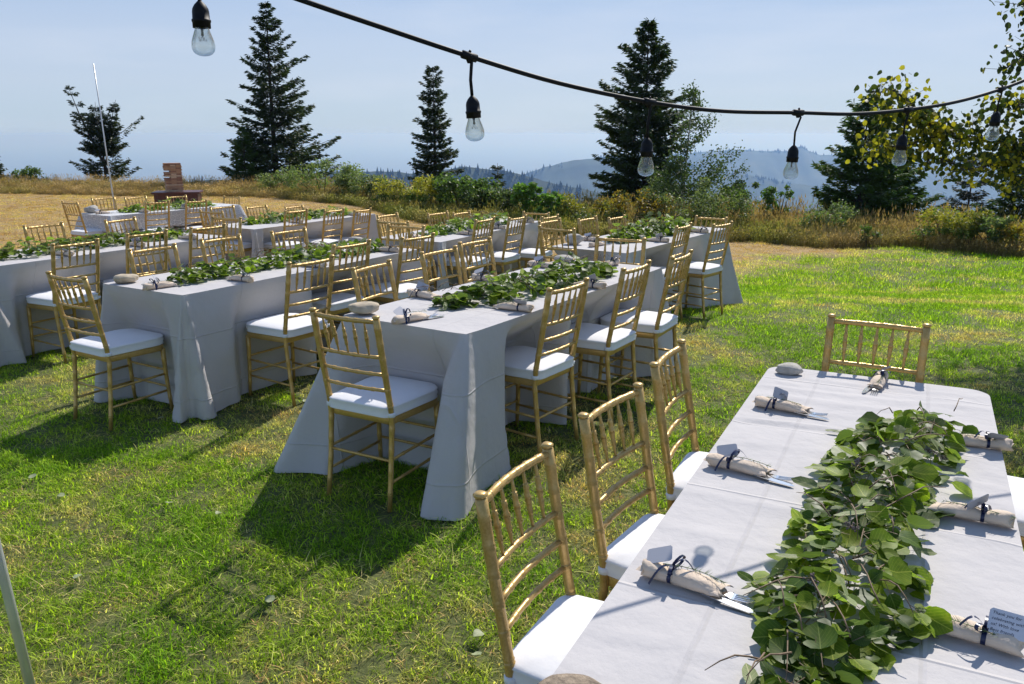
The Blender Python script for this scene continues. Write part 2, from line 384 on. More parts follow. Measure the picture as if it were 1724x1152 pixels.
# ---------------------------------------------------------------- chairs
def rod(mb, pts, r0, r1, nodes, n=8, samples=None, bulge=0.0):
    """bamboo turning: a tapered rod with raised double rings at the fractions in nodes"""
    pts = [Vector(p) for p in pts]
    L = [0]
    for a, b in zip(pts, pts[1:]): L.append(L[-1]+(b-a).length)
    T = L[-1]
    def at(t):
        s = t*T
        for i in range(len(pts)-1):
            if s <= L[i+1] or i == len(pts)-2:
                return pts[i].lerp(pts[i+1], (s-L[i])/max(1e-9, L[i+1]-L[i]))
    ts = [(t, 0) for t in np.linspace(0, 1, samples or max(2, len(pts)))]
    e = .0042/T
    for q in nodes:
        ts += [(q-2.2*e, 0), (q-1.1*e, .0021), (q, -.0004), (q+1.1*e, .0021), (q+2.2*e, 0)]
    ts = sorted((t, a) for t, a in ts if 0 <= t <= 1)
    P_, r_ = [], []
    for t, a in ts:
        P_.append(at(t)); r_.append(r0+(r1-r0)*t+a+bulge*math.sin(math.pi*t)**2)
    mb.tube(P_, r_, n)
def back_y(z): return -.175 - (z-.44)*.175
def make_chair():
    root = empty('chiavari_chair')
    for s in (-1, 1):
        mb = MB(); x = .178*s
        pts = [(x*1.02, -.222, 0), (x, -.195, .20), (x, -.176, .40), (x, -.177, .47), (x, back_y(.7), .7), (x, back_y(.915), .915)]
        rod(mb, pts, .0115, .0155, [.09, .2, .31, .42, .55, .63, .71, .79, .87, .945], 10, 12)
        z = .915; y = back_y(z)
        mb.tube([(x, y, z-.002), (x, y-.001, z+.003), (x, y-.001, z+.006), (x, y-.002, z+.012), (x, y-.002, z+.0165)], [.012, .0125, .017, .0175, .010], 10)
        mb.obj('rear_leg', MAT['gold'], root)
        mb = MB(); rod(mb, [(s*.190, .195, 0), (s*.184, .183, .22), (s*.182, .178, .415)], .0105, .0155, [.22, .42, .62, .82], 9, 4)
        mb.obj('front_leg', MAT['gold'], root)
    def bow(z, depth, x0=.172):
        return [(x0*t, back_y(z)-depth*(1-t*t), z) for t in np.linspace(-1, 1, 9)]
    mb = MB(); rod(mb, bow(.902, .018), .0105, .0105, [.12, .28, .42, .58, .72, .88], 8, 9); mb.obj('top_rail', MAT['gold'], root)
    for z in (.735, .652, .575):
        mb = MB(); rod(mb, bow(z, .014), .0088, .0088, [.2, .4, .6, .8], 8, 9); mb.obj('back_rail', MAT['gold'], root)
    for i in range(5):
        x = (-2+i)*.0575; t = x/.172; mb = MB()
        a = (x*.98, back_y(.735)-.014*(1-t*t), .740); b = (x*1.02, back_y(.902)-.018*(1-t*t), .897)
        rod(mb, [a, b], .0042, .0042, [.28, .5, .72], 7, 9, .0042); mb.obj('spindle', MAT['gold'], root)
    for s in (-1, 1):
        for z, k in ((.135, .5), (.245, .8)):
            mb = MB(); x = s*.183
            rod(mb, [(x, -.21+.03*k, z), (x, .188-.008*k, z+.006)], .0072, .0072, [.22, .5, .78], 7, 3); mb.obj('stretcher', MAT['gold'], root)
    for y, z in ((.187, .165), (.183, .275), (-.19, .235)):
        mb = MB(); rod(mb, [(-.178, y, z), (.178, y, z)], .0072, .0072, [.2, .5, .8], 7, 3); mb.obj('stretcher', MAT['gold'], root)
    # seat frame
    def outline(wf, wb, yf, yb, r, n=7):
        pts = []
        for cx, cy, a0 in ((wf-r, yf-r, 0), (-wf+r, yf-r, 90), (-wb+r*.5, yb+r*.5, 180), (wb-r*.5, yb+r*.5, 270)):
            rr = r if a0 < 180 else r*.5
            for i in range(n):
                a = R(a0+90*i/(n-1)); pts.append((cx+rr*math.cos(a), cy+rr*math.sin(a)))
        return pts
    o1 = outline(.198, .178, .200, -.178, .05); N = len(o1)
    mb = MB(); vs = []
    for z, k in ((.405, .985), (.408, 1), (.437, 1), (.441, .985)): vs += [(x*k, y*k, z) for x, y in o1]
    fs = [(a*N+i, a*N+(i+1) % N, (a+1)*N+(i+1) % N, (a+1)*N+i) for a in range(3) for i in range(N)] + [tuple(range(3*N, 4*N)), tuple(range(N-1, -1, -1))]
    mb.add(vs, fs); st = mb.obj('seat', MAT['gold'], root)
    # cushion with piping, pulled in at the rear posts
    o2 = outline(.207, .188, .224, -.208, .10, 12); N = len(o2)
    def ins(o, d): return [(x*(1-d/.2), y*(1-d/.2)) for x, y in o]
    mb = MB(); vs = []; prof = [(.442, .02), (.443, .006), (.4465, .001), (.4515, .0045), (.468, .0), (.484, .004), (.4885, .0), (.4935, .004), (.4975, .014), (.5065, .05), (.5125, .11)]
    for z, d in prof: vs += [(x, y, z) for x, y in ins(o2, d)]
    vs.append((0, 0, .515)); K = len(prof)
    fs = [(a*N+i, a*N+(i+1) % N, (a+1)*N+(i+1) % N, (a+1)*N+i) for a in range(K-1) for i in range(N)]
    fs += [((K-1)*N+i, (K-1)*N+(i+1) % N, K*N) for i in range(N)] + [tuple(range(N-1, -1, -1))]
    mb.add(vs, fs); mb.obj('cushion', MAT['cushion'], root)
    for s in (-1, 1):
        mb = MB(); x = .178*s; rr = .0185
        mb.tube([(x, -.1765, .446), (x, -.1765, .4475), (x, -.177, .466), (x, -.177, .4675)], [.015, rr, rr, .015], 10)
        mb.box((x*.93, -.168, .457), (.012, .006, .008)); mb.obj('tie_strap', MAT['strap'], root)
    return root

TABLES = {'A': (-3.685, 7.079, .530), 'B': (-1.692, 5.890, .534), 'C': (.087, 4.790, .573), 'D': (.905, 2.030, .466),
          'E': (1.326, 8.032, .612), 'F': (-.510, 9.241, .490), 'G': (-2.894, 11.096, .526), 'H': (-5.536, 13.036, .580)}
LW = {k: (2.30, .78) for k in TABLES}; LW['D'] = (2.42, .80)
TD = {'A': 'front table cut off by the frame', 'B': 'front table with a folded cloth corner', 'C': 'front table with flared cloth corners',
      'D': 'table under the string lights', 'E': 'rear table nearest the aspens', 'F': 'rear table before the yellow shrubs',
      'G': 'rear table beside the lace one', 'H': 'lace-covered rear table'}
CH = [('C','N',0,-.616,3.715,.503),('C','R',1,.077,4.216,-.949),('C','R',2,.494,4.744,-1.006),('C','R',3,.832,5.151,-1.052),('C','L',1,-.598,4.647,2.031),
('C','L',2,-.265,5.201,2.148),('C','L',3,-.051,5.694,2.168),('C','F',0,.684,5.698,3.579),('B','N',0,-2.427,4.833,.549),('B','R',1,-1.473,5.19,-.985),
('B','R',2,-1.37,5.984,-.981),('B','R',3,-.938,6.432,-.948),('B','L',1,-2.325,5.597,2.12),('B','L',2,-2.025,6.128,2.11),('B','L',3,-1.642,6.628,2.147),
('B','F',0,-1.036,6.879,3.573),('A','R',1,-3.546,6.298,-1.05),('A','R',2,-3.266,6.93,-1.003),('A','R',3,-2.946,7.444,-1.006),('A','L',1,-4.115,7.427,2.076),
('A','L',2,-3.647,8.005,1.947),('A','F',0,-2.979,7.994,3.538),('D','L',1,.239,1.785,2.068),('D','L',2,.521,2.215,2.173),('D','L',3,.795,2.696,2.028),
('D','F',0,1.357,2.99,3.668),('E','N',0,.538,7.197,.651),('E','R',1,1.325,7.463,-1.013),('E','R',2,1.811,7.923,-.843),('E','L',1,.573,7.676,2.182),
('E','L',2,.988,8.251,2.175),('E','L',3,1.359,8.802,2.184),('E','F',0,2.096,9.015,3.778),('F','N',0,-1.039,8.148,.485),('F','R',1,-.502,8.419,-1.063),
('F','R',2,-.164,9.0,-1.036),('F','R',3,.223,9.617,-.995),('F','L',1,-1.137,8.861,2.043),('F','L',2,-.664,9.549,2.156),('F','L',3,-.407,10.091,2.098),
('F','F',0,.192,10.321,3.617),('G','N',0,-3.499,10.057,.461),('G','R',1,-2.897,10.302,-1.007),('G','R',2,-2.55,10.85,-1.043),('G','R',3,-2.288,11.398,-1.087),
('G','L',1,-3.63,10.723,2.153),('G','L',2,-3.334,11.274,2.101),('G','L',3,-2.964,11.883,2.053),('H','N',0,-6.223,12.01,.53),('H','R',1,-5.497,12.431,-.859),
('H','R',2,-5.163,13.038,-.937),('H','L',1,-6.233,12.786,2.215),('H','L',2,-5.941,13.274,2.193),('H','L',3,-5.508,13.867,2.178),('H','F',0,-4.959,13.975,3.603),
('D','R',2,1.40,2.02,-1.12),('D','R',3,1.66,2.50,-1.08)]
ORD = {1: 'first', 2: 'second', 3: 'third'}
chair0 = make_chair(); first = True
for k, s, n, x, y, ph in CH:
    c = chair0 if first else copy_tree(chair0); first = False
    z = gz(x, y)
    c.location = (x, y, z); c.rotation_euler.z = -ph
    where = {'N': 'at the near end of the ', 'F': 'at the far end of the '}.get(s) or ORD[n]+' on the %s side of the ' % ('right' if s == 'R' else 'left')
    tag(c, 'gold chair, '+where+TD[k], 'chair', 'gold chairs with white cushions')

# ---------------------------------------------------------------- tablecloths
def cloth(k, flares, name='tablecloth', label='', drop=None, extra=0.0, seed=0, mat='cloth', crease=None, tidy=.022):
    """flares: corner -> (outward reach, half width at the hem); corners in local signs (sx, sy)"""
    x0, y0, ph = TABLES[k]; L, W = LW[k]; hx, hy = W/2+extra, L/2+extra
    ztop = gz(x0, y0)+.765+extra*.3; cs, sn = math.cos(ph), math.sin(ph)
    def wz(lx, ly): return gz(x0+lx*cs+ly*sn, y0-lx*sn+ly*cs)
    # the chairs that push the cloth in
    push = []
    for kk, s, n, cx, cy, cph in CH:
        if kk != k: continue
        dx, dy = cx-x0, cy-y0; lx, ly = dx*cs-dy*sn, dx*sn+dy*cs
        a = cph-ph; push.append((lx, ly, math.sin(a), math.cos(a)))
    r = tidy; per = []                    # perimeter: (x, y, nx, ny, corner signs or None, signed arc distance to the corner)
    def seg(a, b, nrm, ca, cb, cnt):
        La = math.dist(a, b)
        for i in range(cnt):
            t = i/cnt; per.append((a[0]+(b[0]-a[0])*t, a[1]+(b[1]-a[1])*t, nrm[0], nrm[1], ca if t < .5 else cb, (t*La+.5*r) if t < .5 else -((1-t)*La+.5*r)))
    def arc(cx, cy, a0, sg):
        for i in range(8):
            a = R(a0+90*i/8); per.append((cx+r*math.cos(a), cy+r*math.sin(a), math.cos(a), math.sin(a), sg, (i/8-.5)*r))
    arc(hx-r, hy-r, 0, (1, 1)); seg((hx-r, hy), (-hx+r, hy), (0, 1), (1, 1), (-1, 1), 60)
    arc(-hx+r, hy-r, 90, (-1, 1)); seg((-hx, hy-r), (-hx, -hy+r), (-1, 0), (-1, 1), (-1, -1), 130)
    arc(-hx+r, -hy+r, 180, (-1, -1)); seg((-hx+r, -hy), (hx-r, -hy), (0, -1), (-1, -1), (1, -1), 60)
    arc(hx-r, -hy+r, 270, (1, -1)); seg((hx, -hy+r), (hx, hy-r), (1, 0), (1, -1), (1, 1), 130)
    N = len(per); rows = 26 if drop is None else 8
    rnd = random.Random(seed); phs = [rnd.uniform(0, 6.28) for _ in range(6)]
    V = []; S = 0; arcl = []
    for i, p in enumerate(per):
        arcl.append(S); q = per[(i+1) % N]; S += math.dist(p[:2], q[:2])
    for j in range(rows+1):
        v = j/rows
        for i, (px, py, nx, ny, sg, u) in enumerate(per):
            keys = flares.get(sg)
            if keys is None: keys = [(-.26, 0, 0), (-.05, sg[0]*.07, sg[1]*.07), (.05, sg[0]*.07, sg[1]*.07), (.26, 0, 0)]
            wv = .05+.95*v; uu = u/wv; fx_ = np.interp(uu, [q[0] for q in keys], [q[1] for q in keys]); fy_ = np.interp(uu, [q[0] for q in keys], [q[2] for q in keys])
            rip = v*1.7*(.010*math.sin(arcl[i]*9+phs[0])+.007*math.sin(arcl[i]*17+phs[1])+.007*noise.noise(Vector((arcl[i]*9, v*.8, seed+4)))+.012*noise.noise(Vector((arcl[i]*2.3, v*1.3, seed))))
            wgt = 0 if drop else 1
            px2 = px+nx*(rip+.004*min(1, v*8))+fx_*v; py2 = py+ny*(rip+.004*min(1, v*8))+fy_*v
            fall = max(0, 1-v*0)
            zb = wz(px2, py2)+.012+.012*noise.noise(Vector((arcl[i]*3, 7, seed))) if drop is None else ztop-drop+.012*math.sin(arcl[i]*12)
            if v == 0: z = ztop
            else: z = ztop-.004-(ztop-.004-zb)*v
            # chair seats and front legs push in
            if drop is None:
                zl = z-wz(px2, py2)
                for lx, ly, fx, fy in push:
                    # position in chair frame (f = facing, r = right of facing)
                    qx, qy = px2-lx, py2-ly; fr = qx*fx+qy*fy; lr = qx*fy-qy*fx
                    reach = .238
                    g_ = 1 if abs(lr) < .215 else max(0, 1-(abs(lr)-.215)/.13)
                    g_ = g_*g_*(3-2*g_)
                    if fr < reach and fr > -.45 and g_ > 0:
                        hgt = 1 if zl < .515 else max(0, 1-(zl-.515)/.22)
                        m_ = (reach-fr)*g_*hgt
                        px2 += fx*m_; py2 += fy*m_
            V.append((px2, py2, z))
    F = [(j*N+i, j*N+(i+1) % N, (j+1)*N+(i+1) % N, (j+1)*N+i) for j in range(rows) for i in range(N)]
    F = [f[::-1] for f in F]
    # top sheet: rings closing towards a long narrow inner loop
    rings = 14; base = len(V); prev = list(range(N))
    def topz(x, y):
        z = ztop
        if crease:
            e = min(1, (hx-abs(x))/.04, (hy-abs(y))/.04); e = max(0, e)
            for cy, sl, h_, wd, xa, xb in crease:
                if xa-.08 < x < xb+.08:
                    fx_ = min(1, (x-xa+.08)/.08, (xb+.08-x)/.08)
                    dd = (y-cy-sl*x-.012*math.sin(x*7+cy*5))/wd
                    z += e*fx_*h_*math.exp(-dd*dd)
            z += e*.0018*noise.noise(Vector((x*5, y*9, seed)))
        return z
    nxg, nyg = (30, 150) if crease else (8, 20)
    o = []
    for jy in range(nyg+1):
        for jx in range(nxg+1):
            # rounded-rectangle grid: squeeze the corners
            x = -hx+2*hx*jx/nxg; y = -hy+2*hy*jy/nyg
            ax, ay = abs(x)-(hx-r), abs(y)-(hy-r)
            if ax > 0 and ay > 0:
                q = math.hypot(ax, ay); mxx = max(ax, ay)
                if q > 0:
                    ax2, ay2 = ax*mxx/q, ay*mxx/q; x = math.copysign(hx-r+ax2, x); y = math.copysign(hy-r+ay2, y)
            V.append((x, y, topz(x, y))); 
    for jy in range(nyg):
        for jx in range(nxg):
            a = base+jy*(nxg+1)+jx; F.append((a, a+1, a+nxg+2, a+nxg+1))
    V = [(x, y, z-(ztop-.765)) for x, y, z in V]      # into the table's frame
    me = fast_mesh(name, np.array(V), np.array(F), MAT[mat], smooth=True)
    ob = link(name, me); ob.location = (x0, y0, ztop-.765); ob.rotation_euler.z = -ph
    tag(ob, label, 'tablecloth', 'tablecloths'); return ob
def TZ(k): x, y, p = TABLES[k]; return gz(x, y)+.765
DC = [(.92, .10, .0045, .022, -.4, .4), (.80, .12, .004, .03, -.4, .1), (.99, .07, .003, .02, -.4, .3), (.50, .06, .007, .013, -.4, .4), (.47, .06, -.004, .02, -.4, .4), (.28, .05, .0022, .02, -.4, 0),
      (-.16, .04, .0045, .015, -.4, .4), (.12, -.03, .002, .02, .0, .4), (-.40, .05, .0028, .02, -.4, -.02), (-.52, -.06, .0045, .016, -.05, .4), (.22, .03, .004, .012, .05, .4), (-.86, .08, .0025, .025, -.4, .4), (.66, .1, .003, .02, -.4, .0), (1.08, .04, .003, .03, -.4, .4)]
def fl(sx, sy, a=.12, w_=.28): return [(-w_, 0, 0), (-.04, sx*a, sy*a), (.05, sx*a, sy*a*.9), (w_, 0, 0)]
cloth('D', {(1, 1): fl(1, 1), (-1, 1): fl(-1, 1), (-1, -1): fl(-1, -1, .16), (1, -1): fl(1, -1, .16)}, label='creased pale grey tablecloth on the table under the string lights', seed=1, crease=DC, tidy=.075)
cloth('C', {(-1, -1): [(-.55, 0, 0), (-.12, -.22, -.27), (.02, -.22, -.30), (.30, -.13, -.20), (.36, -.05, -.05), (.44, 0, .03)],
            (1, -1): [(-.40, 0, .03), (-.35, .03, -.03), (-.30, .07, -.28), (-.10, .11, -.29), (.04, .12, -.22), (.45, 0, 0)], (1, 1): fl(1, 1, .14), (-1, 1): fl(-1, 1, .14)}, label='pale grey tablecloth with two corners flaring out over the grass', seed=2)
cloth('B', {(1, -1): [(-.22, 0, 0), (-.13, .02, -.02), (-.09, .01, -.13), (-.04, .05, -.13), (-.02, -.01, -.04), (.03, .0, -.02), (.05, .09, -.06), (.09, .10, -.02), (.12, .02, .0), (.24, 0, 0)], (-1, -1): fl(-1, -1, .12), (1, 1): fl(1, 1), (-1, 1): fl(-1, 1)}, label='pale grey tablecloth with a corner hanging in tight folds', seed=3)
cloth('A', {(1, -1): [(-.30, 0, 0), (-.1, .08, -.16), (.05, .12, -.14), (.12, .02, -.02), (.2, .09, 0), (.32, 0, 0)], (1, 1): [(-.2, 0, 0), (-.12, .07, .03), (-.08, .0, .02), (-.02, .10, .06), (.03, .02, .02), (.08, .07, 0), (.2, 0, 0)]}, label='pale grey tablecloth cut off by the left edge of the picture', seed=4)
cloth('E', {(1, -1): fl(1, -1, .10), (1, 1): [(-.4, 0, 0), (-.12, .12, .18), (.05, .22, .14), (.4, 0, 0)]}, label='pale grey tablecloth on the rear table nearest the aspens', seed=5)
cloth('F', {(1, -1): [(-.2, 0, 0), (-.1, .03, -.09), (-.03, .08, -.08), (0, .02, -.02), (.04, .09, -.02), (.15, 0, 0)]}, label='pale grey tablecloth on the rear table before the yellow shrubs', seed=6)
cloth('G', {(1, -1): [(-.2, 0, 0), (-.1, .03, -.10), (-.03, .08, -.08), (0, .02, -.02), (.04, .10, -.02), (.15, 0, 0)]}, label='pale grey tablecloth on the rear table beside the lace-covered one', seed=7)
cloth('H', {(1, -1): fl(1, -1)}, label='pale grey tablecloth under the lace cover of the rear table', seed=8)
LW['Hx'] = None
lo = cloth('H', {}, name='lace_cover', label='white lace cover draped over the cloth of the rear table', drop=.24, extra=.012, seed=9, mat='lace')
lo['category'] = 'lace cover'; del lo['group']

# ---------------------------------------------------------------- leaves
def round_leaf(seed, size=1.0, long=1.0):
    """heart-round aspen leaf, stalk end at the origin, lying along +y, cupped"""
    r = random.Random(seed); n = 12; curl = r.uniform(-.35, .45); fold = r.uniform(.02, .42)
    out = []
    for i in range(n):
        a = math.pi*2*i/n - math.pi/2 + math.pi/n*0
        rr = .5*(1+.05*r.uniform(-1, 1)); x = rr*math.cos(a)/long*.98; y = .5+rr*math.sin(a)*1.0
        if i == 0: y += .06
        if abs(math.sin(a)-1) < .02: y += .10
        out.append((x, y))
    vs = [(0, .5*0+.06, 0), (0, .5, 0), (0, .97, 0)]
    def zf(x, y): return fold*abs(x)*.8 + curl*(y-.4)**2*1.2 + .03*math.sin(x*13+y*9+seed)
    V = [(x*size, y*size, zf(x, y)*size) for x, y in out] + [(0, .5*size, zf(0, .5)*size)]
    c = n; F = [(i, (i+1) % n, c) for i in range(n)]
    return V, F
def stalked(mb, V, F, size, mi, si=None):
    mb.add(V, F, mi)
    if si is not None:
        w_ = .016*size; mb.add([(-w_, 0, 0), (w_, 0, 0), (w_*.7, -.5*size, -.1*size), (-w_*.7, -.5*size, -.1*size)], [(0, 1, 2, 3)], si)
LEAFMESH = []
for i in range(18):
    kind = i % 6; mb = MB()
    if kind == 5: V, F = round_leaf(i, .062, 2.1)
    elif kind == 4: V, F = round_leaf(i, .058, 2.3 if i > 6 else 1.3)
    else: V, F = round_leaf(i, .056, .93)
    mat = {0: 'leaf_a', 1: 'leaf_a', 2: 'leaf_b', 3: 'leaf_a' if i > 9 else 'leaf_b', 4: 'leaf_b', 5: 'leaf_c'}[kind]
    stalked(mb, V, F, .056, 0, 1); me_ = mb.mesh('leaf', [MAT[mat], MAT['stem']]); la = me_.attributes.new('lc', 'FLOAT_VECTOR', 'POINT')
    la.data.foreach_set('vector', (np.array(mb.v)/.056).astype(np.float32).ravel()); LEAFMESH.append(me_)
LV = []
for me in LEAFMESH:
    LV.append((np.array([v.co[:] for v in me.vertices]), [tuple(p.vertices) for p in me.polygons], [p.material_index for p in me.polygons], me.materials[0]))
GM = [MAT['leaf_a'], MAT['leaf_b'], MAT['leaf_c'], MAT['stem']]
def garland(k, path, n, nparts, label, wid=.13, hgt=.095, size=1.0, seed=0):
    x0, y0, ph = TABLES[k]; rnd = random.Random(100+seed)
    root = empty('leaf_garland', (x0, y0, TZ(k)+.004), -ph); tag(root, label, 'garland', 'leafy table garlands')
    P_ = [Vector((a, b, 0)) for a, b in path]
    cum = [0]
    for a, b in zip(P_, P_[1:]): cum.append(cum[-1]+(b-a).length)
    def at(t):
        s = t*cum[-1]
        for i in range(len(P_)-1):
            if s <= cum[i+1] or i == len(P_)-2:
                return P_[i].lerp(P_[i+1], (s-cum[i])/(cum[i+1]-cum[i])), (P_[i+1]-P_[i]).normalized()
    mats = []
    for i in range(n):
        t = rnd.random(); p, d = at(t); side = Vector((d.y, -d.x, 0))
        lump = 1+.6*noise.noise(Vector((t*7+seed, seed, 0))); end = min(1, .40+2.6*t, .6+3.2*(1-t))
        th = rnd.uniform(-.05, math.pi+.05); rr = rnd.choice([rnd.uniform(.35, .8), rnd.uniform(.75, 1.08), rnd.uniform(.85, 1.1)])
        if rnd.random() < .04: rr *= 1.3
        wv, hv = wid*lump*end, hgt*lump*end*(.85+.4*noise.noise(Vector((t*11, seed+5, 3))))
        q = p + side*(math.cos(th)*wv*rr) + Vector((0, 0, max(.006, math.sin(th)*hv*rr+.004)))
        nrm = (side*math.cos(th)*.55 + Vector((0, 0, 1))*(abs(math.sin(th))*.8+.35) + Vector([rnd.gauss(0, .42) for _ in range(3)])).normalized()
        if nrm.z < .05: nrm.z = .1; nrm.normalize()
        fw = (side*math.cos(th)*1.2 + d*rnd.uniform(-1, 1) + Vector((rnd.gauss(0, .4), rnd.gauss(0, .4), -.25)))
        fw = (fw-nrm*fw.dot(nrm)).normalized()
        if q.z < .02 and fw.z < 0: fw.z = 0; fw.normalize(); nrm = (Vector((0, 0, 1))+Vector((rnd.gauss(0, .15), rnd.gauss(0, .15), 0))).normalized()
        rt = fw.cross(nrm).normalized(); nrm = rt.cross(fw)
        s = rnd.choice([rnd.uniform(.45, .8), rnd.uniform(.7, 1.2)])*size
        mt = Matrix((rt*s, fw*s, nrm*s)).transposed().to_4x4(); mt.translation = q
        mats.append((mt, rr*(.5+abs(q.z)), rnd.randrange(18)))
    mats.sort(key=lambda a: -a[1])
    for mt, _, vi in mats[:nparts]:
        o = bpy.data.objects.new('leaf', LEAFMESH[vi]); COL.objects.link(o); o.parent = root; o.matrix_local = mt
    mb = MB(); LCS = []
    for mt, _, vi in mats[nparts:]:
        V, F, MI, mm = LV[vi]; A = np.array(mt)
        W_ = V@A[:3, :3].T + A[:3, 3]; off = len(mb.v); mb.v += [tuple(x) for x in W_]; LCS.append(V/.056)
        mi = GM.index(mm)
        for f, m_ in zip(F, MI): mb.f.append(tuple(a+off for a in f)); mb.m.append(3 if m_ else mi); mb.s.append(True)
    if mb.v:
        o = mb.obj('foliage', GM, root); o['kind'] = 'stuff'; la = o.data.attributes.new('lc', 'FLOAT_VECTOR', 'POINT'); la.data.foreach_set('vector', np.concatenate(LCS).astype(np.float32).ravel())
    # stems running through and poking out
    mb = MB()
    for i in range(int(42*cum[-1]/1.6)+10):
        t = rnd.random(); p, d = at(t); side = Vector((d.y, -d.x, 0)); a = p+side*rnd.uniform(-.08, .08)*wid/.13; L = rnd.uniform(.06, .19)
        dr = (d*rnd.choice([-1, 1])+side*rnd.uniform(-.9, .9)).normalized(); z0 = rnd.uniform(.3, 1.08)*hgt
        pts = [a+dr*L*u+Vector((0, 0, z0+.02*math.sin(u*3)+rnd.uniform(-.006, .006))) for u in (0, .25, .5, .75, 1)]
        mb.tube(pts, [.0022*size, .002*size, .0017*size, .0013*size, .0008*size], 4)
    _s = mb.obj('stems', MAT['stem'], root); _s['kind'] = 'stuff'
    return root
gd = garland('D', [(-.02, -.97), (.02, -.82), (.05, -.55), (.06, -.28), (.06, .05), (.12, .38), (.21, .66)], 860, 300, 'large green leafy garland on the creased cloth under the string lights', .125, .082, .92, 1)
# seed heads in the near garland
for (x, y, z, dx, dy) in ((.03, -.42, .10, .02, .03), (-.02, -.66, .09, .025, -.02), (.17, .30, .05, .07, .0), (.02, -.05, .11, .0, .05)):
    mb = MB(); rr = random.Random(int(x*1000)); L = math.hypot(dx, dy)+.03
    for i in range(34):
        t = i/33; c = Vector((x+dx*t, y+dy*t, z-.02*t))+Vector([rr.gauss(0, .004) for _ in range(3)]); s = rr.uniform(.0022, .004)
        mb.add([c+Vector(v)*s for v in ((1, 0, 0), (-1, 0, 0), (0, 1, 0), (0, -1, 0), (0, 0, 1), (0, 0, -1))], [(0, 2, 4), (2, 1, 4), (1, 3, 4), (3, 0, 4), (2, 0, 5), (1, 2, 5), (3, 1, 5), (0, 3, 5)], 0)
    mb.obj('seed_head', MAT['seed'] if 'seed' in MAT else MAT.setdefault('seed', m_plain('seed_head', (.16, .12, .11), .9, 0, 90, .4)), gd)
garland('C', [(-.06, -.76), (.04, -.42), (.07, -.03), (.09, .36), (.16, .72)], 820, 300, 'green leafy garland on the front table with flared cloth corners', .125, .115, 1.0, 2)
garland('B', [(.07, -.96), (.0, -.64), (.0, -.25), (.04, .1), (.05, .47), (.08, .98)], 800, 300, 'green leafy garland on the front table with hanging corner folds', .12, .10, 1.0, 3)
garland('A', [(.10, -1.05), (.05, -.5), (.02, 0), (.02, .5), (.04, .95)], 760, 200, 'green leafy garland on the front table at the picture edge', .12, .10, 1.0, 4)
garland('E', [(-.02, -.62), (-.03, -.1), (0, .4), (.02, .85)], 520, 160, 'bright green heaped garland on the rear table nearest the aspens', .15, .16, 1.25, 5)
garland('F', [(.0, -.85), (.02, -.3), (.03, .3), (.03, .8)], 480, 120, 'green leafy garland on the rear table before the yellow shrubs', .14, .13, 1.2, 6)
garland('G', [(-.1, -.85), (-.06, -.2), (.0, .4), (.04, .9)], 480, 100, 'green leafy garland on the rear table beside the lace-covered one', .14, .12, 1.2, 7)
garland('H', [(.06, -.75), (.06, -.2), (.08, .3), (.08, .8)], 460, 80, 'green leafy garland on the lace cover of the rear table', .15, .12, 1.2, 8)

